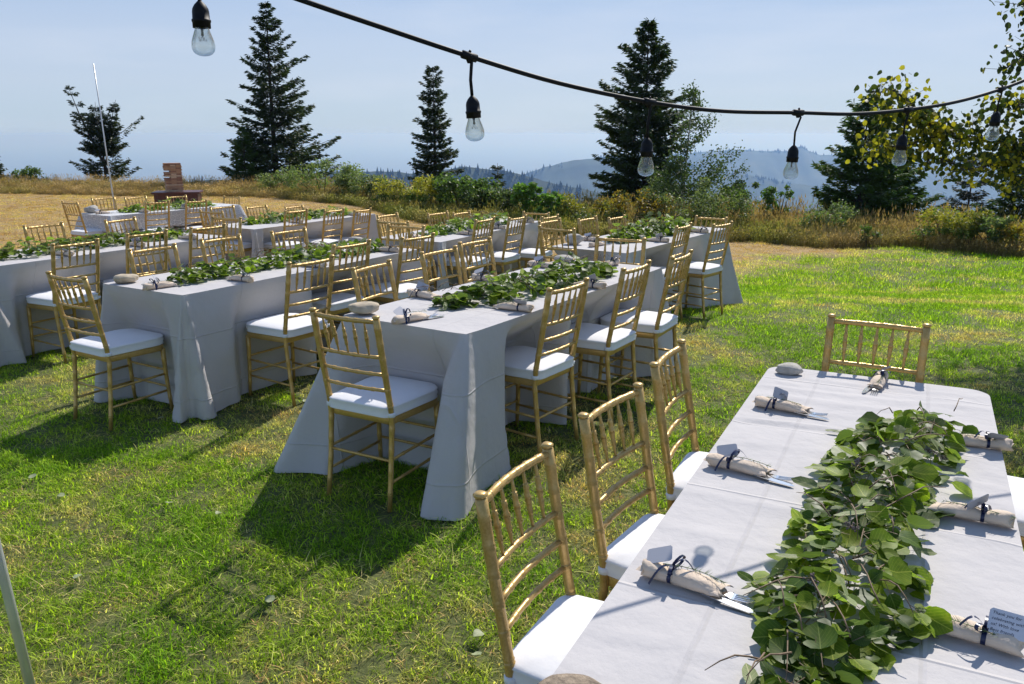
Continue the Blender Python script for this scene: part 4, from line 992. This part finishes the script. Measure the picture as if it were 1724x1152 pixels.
# ---------------------------------------------------------------- shrubs
LFM = {}
def leafmat(nm, a, b, tr=.35): 
    if nm not in LFM: LFM[nm] = m_leaf(nm, a, b, tr, .5, 3)
    return LFM[nm]
SH_G = leafmat('shrub_leaves_green', (.08, .13, .03), (.135, .19, .05)); SH_D = leafmat('shrub_leaves_dark', (.045, .07, .022), (.08, .11, .038), .3)
SH_S = leafmat('sage_leaves', (.14, .17, .075), (.23, .25, .115)); SH_Y = leafmat('yellow_flowers', (.30, .26, .035), (.42, .36, .06), .3)
SH_O = leafmat('autumn_leaves', (.22, .15, .03), (.34, .22, .04), .4); SH_B = leafmat('bright_leaves', (.07, .15, .025), (.12, .2, .045), .4)
BARK = m_plain('bark', (.065, .05, .038), .95, 0, 20, .35, .5); PALEBARK = m_plain('pale_aspen_bark', (.38, .36, .30), .85, 0, 14, .25, .2)
def quads(C, U, W_):
    """C centre, U half length vec, W half width vec -> diamond faces"""
    V = np.stack([C-U, C+W_-U*.1, C+U, C-W_-U*.1], 1).reshape(-1, 3); F = np.arange(len(V)).reshape(-1, 4); return V, F
def rnd_unit(r, n):
    v = r.normal(size=(n, 3)); return v/np.linalg.norm(v, axis=1)[:, None]
def shrub(x, y, wx, h, n, size, mats, label, seed, cat='shrub', elong=1.4, stems=7, top=None, group='shrubs along the edge of the field'):
    r = np.random.RandomState(seed); z0 = gz(x, y); root = empty('shrub', (x, y, z0)); tag(root, label, cat, group)
    nl = 22; lob = np.stack([r.uniform(-.8, .8, nl)*wx, r.uniform(-.6, .6, nl)*wx*.8, r.uniform(.25, .86, nl)**.8*h], -1); lr = r.uniform(.14, .34, nl)*min(wx, h)*1.1
    lob[:, 2] *= np.clip(1.12-.5*(np.abs(lob[:, 0])/wx)**2, .5, 1)
    k = r.randint(0, nl, n); d = rnd_unit(r, n)*(r.uniform(size=n)**.45)[:, None]; C = lob[k]+d*lr[k][:, None]*np.array([1, 1, .85]); C[:, 2] = np.maximum(C[:, 2], .04)
    U = rnd_unit(r, n)*size*elong*.5*r.uniform(.6, 1.3, n)[:, None]; U[:, 2] = np.abs(U[:, 2])*.8; W_ = np.cross(U, rnd_unit(r, n)); W_ /= np.linalg.norm(W_, axis=1)[:, None]; W_ *= (size*.5*r.uniform(.6, 1.2, n))[:, None]
    V, F = quads(C, U, W_); mi = (r.uniform(size=n) < .3).astype(int)
    if top is not None: mi[(C[:, 2] > h*.52) & (r.uniform(size=n) < .75)] = 2
    ms = list(mats)+([top] if top is not None else [])
    o = link('foliage', fast_mesh('foliage', V, F, ms, mi), root)
    mb = MB()
    for i in range(stems):
        e = Vector(lob[i % nl]); mb.tube([(e.x*.1, e.y*.1, -.05), (e.x*.5, e.y*.5, e.z*.5), e], [.018, .012, .004], 5)
    _s = mb.obj('stems', BARK, root); _s['kind'] = 'stuff'; return root
XP = lambda px, d: (px-862)/1366*d
for i, (px, d, wx, h, n, sz, ms, top, lab) in enumerate([
 (548, 26.2, 1.4, 1.15, 3600, .055, (SH_S, SH_G), None, 'grey-green feathery sagebrush beneath the tall fir'),
 (612, 25.6, 1.0, .85, 2800, .055, (SH_S, SH_D), None, 'grey-green shrub between the tall fir and the yellow flowers'),
 (672, 23.6, .85, .85, 2600, .05, (SH_D, SH_G), SH_Y, 'yellow-flowering shrub in front of the narrow spruce'),
 (722, 23.0, .9, .98, 3200, .06, (SH_G, SH_D), SH_Y, 'dark green shrub topped with yellow flowers'),
 (776, 22.4, 1.0, 1.12, 3800, .075, (SH_G, SH_D), None, 'tall leafy green shrub right of the yellow flowers'),
 (832, 22.0, .8, .85, 2600, .06, (SH_D, SH_S), None, 'olive shrub below the small sapling'),
 (888, 21.2, .45, 1.15, 1500, .085, (SH_B, SH_G), None, 'bright green upright bush with large leaves'),
 (928, 21.0, .42, .92, 1100, .08, (SH_B, SH_G), None, 'smaller bright green bush beside the upright one'),
 (985, 21.0, .9, .85, 2400, .05, (SH_S, SH_G), SH_Y, 'low yellowish shrub left of the large spruce'),
 (1060, 21.2, 1.1, .95, 3000, .05, (SH_D, SH_S), SH_O, 'olive and ochre shrub at the foot of the large spruce'),
 (1140, 21.4, 1.2, 1.5, 3800, .05, (SH_S, SH_D), None, 'silvery shrub at the foot of the slender aspen'),
 (1215, 22.0, .9, 1.05, 2200, .045, (SH_S, SH_G), None, 'loose green willow shrub right of the slender aspen'),
 (1262, 24.5, .75, 1.35, 2200, .06, (SH_G, SH_D), None, 'green shrub below the small round dark tree'),
 (1304, 23.0, .42, 1.35, 900, .06, (SH_B, SH_G), None, 'small bright shrub standing alone against the blue ridge'),
 (1392, 21.0, .8, .95, 2200, .05, (SH_S, SH_G), None, 'pale green shrub left of the green firs'),
 (1463, 19.2, .30, .55, 500, .05, (SH_G, SH_S), None, 'tiny bushy sapling in the straw at the lawn edge'),
 (1590, 19.0, .7, .95, 2200, .05, (SH_G, SH_S), SH_Y, 'yellow-topped weeds below the sparse pine'),
 (1640, 18.3, .55, 1.0, 1900, .05, (SH_G, SH_S), SH_Y, 'bright yellow-green bush near the right edge'),
 (1672, 18.0, .5, .9, 1500, .065, (SH_S, SH_G), None, 'pale large-leaved bush between the yellow and orange ones'),
 (1714, 17.9, .6, .75, 1800, .05, (SH_O, SH_Y), None, 'orange-yellow autumn bush at the right edge'),
 (470, 27.4, .9, .65, 1600, .05, (SH_S, SH_D), None, 'low purplish-grey shrub at the foot of the tall fir'),
 (66, 33, .6, .75, 900, .07, (SH_D, SH_G), None, 'small dark bush alone near the left edge')]):
    shrub(XP(px, d), d, wx, h, n, sz, ms, lab, 200+i, top=top)

# ---------------------------------------------------------------- conifers
NDL = leafmat('spruce_needles', (.026, .044, .015), (.056, .080, .026), .22); NDG = leafmat('green_fir_needles', (.045, .085, .020), (.085, .135, .03), .3)
NDB = leafmat('bluish_pine_needles', (.035, .05, .035), (.06, .08, .055), .15)
def conifer(name, x, y, ztop, zbase, hw, mat, label, seed, lv=34, dens=1.0, asym=0.0, shape=.85, droop=.25, rag=.25, group='conifers at the edge of the field', lean=0.0, gap=0.0, extra=(), low=.06):
    """extra: further leaders (start height share, top z, half width, lean)"""
    r = np.random.RandomState(seed); root = empty(name, (x, y, zbase)); tag(root, label, 'tree', group)
    tr = MB(); lim = MB(); Cs, Us, Ws = [], [], []
    def grow(b0, top, hw, lv, shape, droop, asym, low):
        """b0, top: start and end of one stem"""
        H = np.linalg.norm(top-b0); tr.tube([tuple(b0+(top-b0)*s+np.array([.03*H*math.sin(s*4+seed)*(.15 if not extra else .6), 0, 0])) for s in (0, .3, .65, 1)], [H*.018, H*.013, H*.007, .006], 7)
        for l in range(lv):
            t = (l+r.uniform(-.7, .7))/lv; t = min(max(t, 0.0), .993); o = b0+(top-b0)*(low+(1-low)*t)
            L0 = hw*((1-t)**shape)*(1+rag*r.uniform(-1, .8))+.04*hw
            if r.uniform() < gap: continue
            nb = max(3, int(6*(1-t)+3)); a0 = r.uniform(0, 6.28)
            for b in range(nb):
                a = a0+6.283*b/nb+r.uniform(-.45, .45); L = L0*r.uniform(.55, 1.15)*(1+asym*math.cos(a))
                if L < .03: continue
                dr = np.array([math.cos(a), math.sin(a), 0]); up = .55*t**1.5-droop*(1-t)+r.normal(0, .10)
                def bp(s): return o+dr*L*s+np.array([0, 0, L*(up*s+.26*s*s*(1-t*.5))])
                lim.tube([bp(0), bp(.5), bp(.96)], [.008+.009*L, .005+.005*L, .003], 4, False)
                n = int((34*L+9)*dens); s = r.uniform(.06, 1.0, n)**.75; q = r.uniform(-1, 1, n)
                sp = .27*L*(1.1-s)+.05; side = np.array([-dr[1], dr[0], 0])
                c = o+dr*L*s[:, None]+np.stack([0*s, 0*s, L*(up*s+.26*s*s*(1-t*.5))], -1)+side*(q*sp)[:, None]+dr*(sp*.35*(1-np.abs(q)))[:, None]+np.stack([0*s, 0*s, -.22*np.abs(q)*sp+r.normal(-.015, .03, n)], -1)
                u = side*(q*1.1)[:, None]+dr*.85+r.normal(0, .28, (n, 3))+np.array([0, 0, -.12]); u /= np.linalg.norm(u, axis=1)[:, None]
                ul = r.uniform(.045, .105, n)*(.75+.3*hw*.5)
                for tw in range(2):
                    w_ = np.cross(u, rnd_unit(r, n)*.7+np.array([0, 0, 1.0 if tw == 0 else .1])); w_ /= np.linalg.norm(w_, axis=1)[:, None]+1e-9
                    Cs.append(c+u*(ul*.5*tw)[:, None]); Us.append(u*ul[:, None]); Ws.append(w_*(ul*r.uniform(.20, .36, n))[:, None])
    T0 = np.array([0, 0, -.3]); T1 = np.array([lean, 0, ztop-zbase]); grow(T0, T1, hw, lv, shape, droop, asym, low)
    for st, zt, h2, le in extra:
        b0 = T0+(T1-T0)*st; grow(b0, np.array([le, r.uniform(-.2, .2), zt-zbase]), h2, int(lv*.55), .55, -.15, 0, .25)
    tr.obj('trunk', BARK, root)
    V, F = quads(np.concatenate(Cs), np.concatenate(Us), np.concatenate(Ws))
    link('crown', fast_mesh('crown', V, F, mat), root); l_ = lim.obj('limbs', BARK, root); l_['kind'] = 'stuff'; return root
conifer('fir_tree', -24.9, 40, 1.05, -1.4, .75, NDL, 'dark fir mostly cut off by the left edge of the picture', 1, 30)
conifer('crooked_fir', -17.75, 36, 2.5, -1.4, 1.75, NDL, 'crooked wind-torn fir with two bent tops behind the thin pole', 2, 20, 1.5, .1, .42, .0, .5, lean=.2, gap=.1, extra=((.45, 3.62, .75, -.95), (.5, 3.1, .7, .85), (.4, 3.0, .8, .1)))
conifer('tall_fir', -9.65, 34, 6.70, -1.5, 2.45, NDL, 'tallest fir with long right branches, left of the yellow shrubs', 3, 56, 1.7, .14, .86, .20, .38)
conifer('young_fir', -10.3, 32, 1.95, -1.2, .95, NDG, 'young bright green fir growing against the tallest one', 4, 30, 1.6, 0, .8, .1, .2)
conifer('narrow_spruce', -3.35, 36, 4.42, -1.4, 1.1, NDL, 'narrow dark spruce between the cord and the yellow shrubs', 5, 46, 2.3, 0, .5, .18, .3)
conifer('small_sapling', -.52, 30, .66, -1.3, .62, NDL, 'small thin conifer sapling standing before the blue ridge', 6, 16, 1.0, 0, .6, .05, .45, gap=.12)
conifer('large_spruce', 4.45, 28, 5.22, -1.6, 2.05, NDL, 'large dark spruce behind the sagging cord', 7, 62, 2.3, -.08, .66, .18, .30)
conifer('green_fir', 10.15, 24, 2.75, -1.7, 1.75, NDG, 'broad green fir under the yellow aspen leaves', 8, 40, 2.6, 0, .75, .1, .25)
conifer('pointed_fir', 11.65, 25, 1.75, -1.8, 1.5, NDG, 'pointed green fir right of the broad green fir', 9, 34, 2.1, 0, .8, .1, .3)
conifer('sparse_pine', 16.7, 30, 1.15, -2.2, 1.1, NDB, 'sparse bluish pine with a visible trunk', 10, 22, 1.3, 0, .5, .0, .4, gap=.1)
conifer('right_fir', 13.9, 22.5, .9, -1.6, 1.5, NDG, 'dark green fir at the right edge behind the orange bush', 11, 26, 1.7, 0, .7, .1, .3)

# ---------------------------------------------------------------- broad-leaved trees
def branchy(root, segs, mat, r0=.02):
    mb = MB()
    for s in segs: mb.tube(s, list(np.linspace(r0, r0*.25, len(s))), 5)
    return mb.obj('limbs', mat, root)
def slender_aspen():
    x, y = 4.95, 24; r = np.random.RandomState(31); z0 = -1.6; root = empty('slender_aspen', (x, y, z0)); tag(root, 'slender loose-leaved aspen beside the large spruce', 'tree')
    mb = MB(); mb.tube([(0, 0, -.2), (.02, 0, 1.6), (.12, 0, 3.2), (.2, 0, 4.6)], [.05, .04, .02, .006], 7); mb.obj('trunk', PALEBARK, root)
    segs = []; C = []
    for i in range(34):
        t = r.uniform(.08, .98); z = 4.6*t; a = r.uniform(0, 6.28); L = (1.5*(1-t)+.3)*r.uniform(.5, 1.1)*(1.15 if math.cos(a) > 0 else .8); b = np.array([.2*t, 0, z])
        e = b+np.array([math.cos(a)*L, math.sin(a)*L, L*r.uniform(.3, .9)]); m_ = (b+e)/2+r.normal(0, .05, 3); segs.append([tuple(b), tuple(m_), tuple(e)])
        for j in range(int(80+150*L)): s = r.uniform(.2, 1.05); p = b*(1-s)**2+2*m_*s*(1-s)+e*s*s; C.append(p+r.normal(0, .10, 3))
    C = np.array(C); n = len(C); U = rnd_unit(r, n)*.034; W_ = np.cross(U, rnd_unit(r, n)); W_ /= np.linalg.norm(W_, axis=1)[:, None]; W_ *= .028
    V, F = quads(C, U, W_); link('crown', fast_mesh('crown', V, F, SH_D), root); branchy(root, segs, BARK, .012)
slender_aspen()
def round_tree(x, y, ztop, zb, wx, n, mat, label, seed):
    r = np.random.RandomState(seed); root = empty('small_tree', (x, y, zb)); tag(root, label, 'tree'); H = ztop-zb
    mb = MB(); mb.tube([(0, 0, -.2), (.03, 0, H*.5), (0, 0, H*.85)], [.05, .035, .01], 6); mb.obj('trunk', BARK, root)
    nl = 16; lob = np.stack([r.uniform(-.7, .7, nl)*wx, r.uniform(-.7, .7, nl)*wx, H*(.45+.47*r.uniform(size=nl))], -1); k = r.randint(0, nl, n)
    C = lob[k]+rnd_unit(r, n)*(r.uniform(size=n)**.4*wx*.42)[:, None]; C[:, 2] = np.minimum(C[:, 2], H); U = rnd_unit(r, n)*.05; W_ = np.cross(U, rnd_unit(r, n)); W_ /= np.linalg.norm(W_, axis=1)[:, None]; W_ *= .04
    V, F = quads(C, U, W_); link('crown', fast_mesh('crown', V, F, mat), root)
round_tree(7.45, 27.5, .16, -2.2, .62, 2600, NDL, 'small round dark tree against the blue ridge', 41)

# big aspen whose branches hang in from the right
ASP = [leafmat('aspen_leaves_green', (.035, .05, .012), (.065, .085, .02), .28), leafmat('aspen_leaves_yellow', (.20, .18, .02), (.36, .28, .03), .5)]
def big_aspen():
    r = np.random.RandomState(51); x, y = 6.3, 8.2; z0 = gz(x, y); root = empty('aspen_tree', (x, y, z0)); tag(root, 'aspen whose leafy branches hang in from the right edge', 'tree')
    mb = MB(); mb.tube([(0, 0, -.2), (.05, .02, 1.5), (-.05, 0, 3.2), (.1, .1, 5), (.1, .1, 6.6)], [.15, .12, .10, .06, .02], 12); mb.obj('trunk', PALEBARK, root)
    o = np.array([x, y, z0])
    # branches that reach into the picture: (start on trunk height, pixel-free world polyline, leaves per metre, yellow share)
    def W(px, py, d): return np.array([(px-862)/1366*d/.9875*1.0, d, 1.6645+(226.4-py)/1366*d*1.02])
    paths = [([W(1980, 120, 7.6), W(1800, 235, 6.6), W(1700, 243, 6.1), W(1640, 235, 5.9), W(1560, 222, 5.8), W(1500, 200, 5.75), W(1452, 190, 5.7)], .38, 1.5),
             ([W(1700, 243, 6.1), W(1620, 280, 5.9), W(1560, 265, 5.8), W(1520, 250, 5.8)], .5, .9), ([W(1560, 222, 5.8), W(1490, 245, 5.8), W(1430, 236, 5.7)], .6, 1.1), ([W(1540, 215, 5.8), W(1470, 160, 5.6), W(1438, 170, 5.6)], .5, 1.0),
             ([W(1980, 60, 7.4), W(1800, 60, 6.5), W(1730, 50, 6.1), W(1690, 40, 5.9), W(1645, 32, 5.8)], .1, 1.1), ([W(1800, 60, 6.5), W(1730, 85, 6.0), W(1680, 100, 5.8), W(1640, 128, 5.7)], .1, .9),
             ([W(1850, 250, 6.8), W(1760, 300, 6.4), W(1710, 300, 6.2), W(1670, 285, 6.1), W(1650, 270, 6.0)], .5, 1.1), ([W(1800, 235, 6.6), W(1740, 190, 6.2), W(1680, 180, 6.0), W(1625, 185, 5.9)], .35, 1.0),
             ([W(1800, 60, 6.5), W(1740, 10, 6.0), W(1700, -20, 5.9)], .1, .9), ([W(1850, 250, 6.8), W(1770, 350, 6.5), W(1720, 345, 6.4)], .6, .8)]
    segs = []; L = []
    for P_, ye, den in paths:
        P_ = [Vector(p-o) for p in P_]; cm = catmull([tuple(p) for p in P_], 5); segs.append(cm)
        for i in range(len(cm)-1):
            a, b = np.array(cm[i]), np.array(cm[i+1]); ln = np.linalg.norm(b-a); fr = i/len(cm)
            if fr < .2 and len(P_) > 5: continue
            for j in range(int(ln*460*den)+1):
                p = a+(b-a)*r.uniform(); out = rnd_unit(r, 1)[0]*r.uniform(.02, .19); out[1] *= 1.2
                L.append((p+out, ye)); 
                if r.uniform() < .16: segs.append([Vector(p), Vector(p+out*.9)])
    branchy_ = MB()
    for s in segs: branchy_.tube(s, list(np.linspace(.011 if len(s) > 3 else .0022, .002 if len(s) > 3 else .001, len(s))), 5)
    # canopy overhead, out of view above the frame: shades the grass at the right
    limbs2 = []
    for i in range(24):
        a = r.uniform(0, 6.28); ll = r.uniform(1.2, 2.6); b = np.array([0, 0, r.uniform(3.4, 6)]); e = b+np.array([math.cos(a)*ll, math.sin(a)*ll, r.uniform(.4, 1.4)])
        if i < 11: b = np.array([0, 0, 3.0+.15*i]); e = np.array([r.uniform(-2.3, -.7), r.uniform(-.3, 1.6), r.uniform(4.1, 5.3)]); limbs2.append((b, e)); branchy_.tube([tuple(b), tuple((b+e)/2+np.array([0, 0, .15])), tuple(e)], [.04, .025, .008], 6)
    branchy_.obj('limbs', BARK, root)
    lm = []
    for mi in range(2):
        for q in range(3):
            V, F = round_leaf(80+q, .036, 1.12); b_ = MB(); b_.add(V, F, 0); lm.append(b_.mesh('leaf', ASP[mi]))
    r.shuffle(L); mats = []
    for p, ye in L:
        d = rnd_unit(r, 1)[0]; d[2] = -abs(d[2])-.3; fw = Vector(d).normalized(); nr = Vector(rnd_unit(r, 1)[0]); rt = fw.cross(nr).normalized(); nr = rt.cross(fw); s = r.uniform(.75, 1.2)
        mt = Matrix((rt*s, fw*s, nr*s)).transposed().to_4x4(); mt.translation = Vector(p); mats.append((mt, int(r.uniform() < ye)*3+r.randint(3)))
    for mt, vi in mats[:300]:
        q = bpy.data.objects.new('leaf', lm[vi]); COL.objects.link(q); q.parent = root; q.matrix_local = mt
    mb = MB()
    for mt, vi in mats[300:]:
        me = lm[vi]; off = len(mb.v); mb.v += [tuple(mt@v.co) for v in me.vertices]
        for p in me.polygons: mb.f.append(tuple(a+off for a in p.vertices)); mb.m.append(vi//3); mb.s.append(True)
    q = mb.obj('foliage', ASP, root); q['kind'] = 'stuff'
    C = []
    for b, e in limbs2:
        for j in range(330): s = r.uniform(.25, 1.05); C.append(b+(e-b)*s+r.normal(0, .28, 3))
    C = np.array(C); n = len(C); U = rnd_unit(r, n)*.032; W_ = np.cross(U, rnd_unit(r, n)); W_ /= np.linalg.norm(W_, axis=1)[:, None]; W_ *= .03
    V, F = quads(C, U, W_); q = link('crown', fast_mesh('crown', V, F, ASP[0]), root); q['kind'] = 'stuff'
big_aspen()

# ---------------------------------------------------------------- fallen leaves
FL = m_plain('fallen_leaf', (.27, .30, .15), .6, 0, 80, .2)
for i, (x, y, s, lab) in enumerate([(-2.45, 3.83, 1, 'pale fallen leaf on the lawn near the left edge, upper one'), (-2.17, 3.63, .9, 'pale fallen leaf on the lawn near the left edge, lower one'), (-1.62, 3.53, .95, 'pale curled leaf lying mid-lawn left of the big shadow'),
    (-2.15, 4.65, 1, 'pale fallen leaf in the shade of the folded tablecloth'), (-.90, 2.7, .95, 'round pale leaf on the grass below the big table shadow'), (-.10, 2.49, 1, 'pale leaf on the grass just left of the nearest chair'),
    (-.13, 2.38, .9, 'smaller pale leaf below another beside the nearest chair'), (-1.75, 2.9, .85, 'pale leaf on the grass above the metal pole'), (-1.3, 4.9, .9, 'pale leaf on the grass between the first two front tables'), (-1.34, 3.42, .7, 'small pale leaf on the bright grass right of the curled one')]):
    me = LEAFMESH[i % 4].copy(); me.materials[0] = FL; me.materials[1] = FL
    o = link('fallen_leaf', me); o.location = (x, y, gz(x, y)+.034); o.rotation_euler = (R(8), R(-6), i*1.7); o.scale = (s*.68,)*3; tag(o, lab, 'leaf', 'leaves fallen on the lawn')
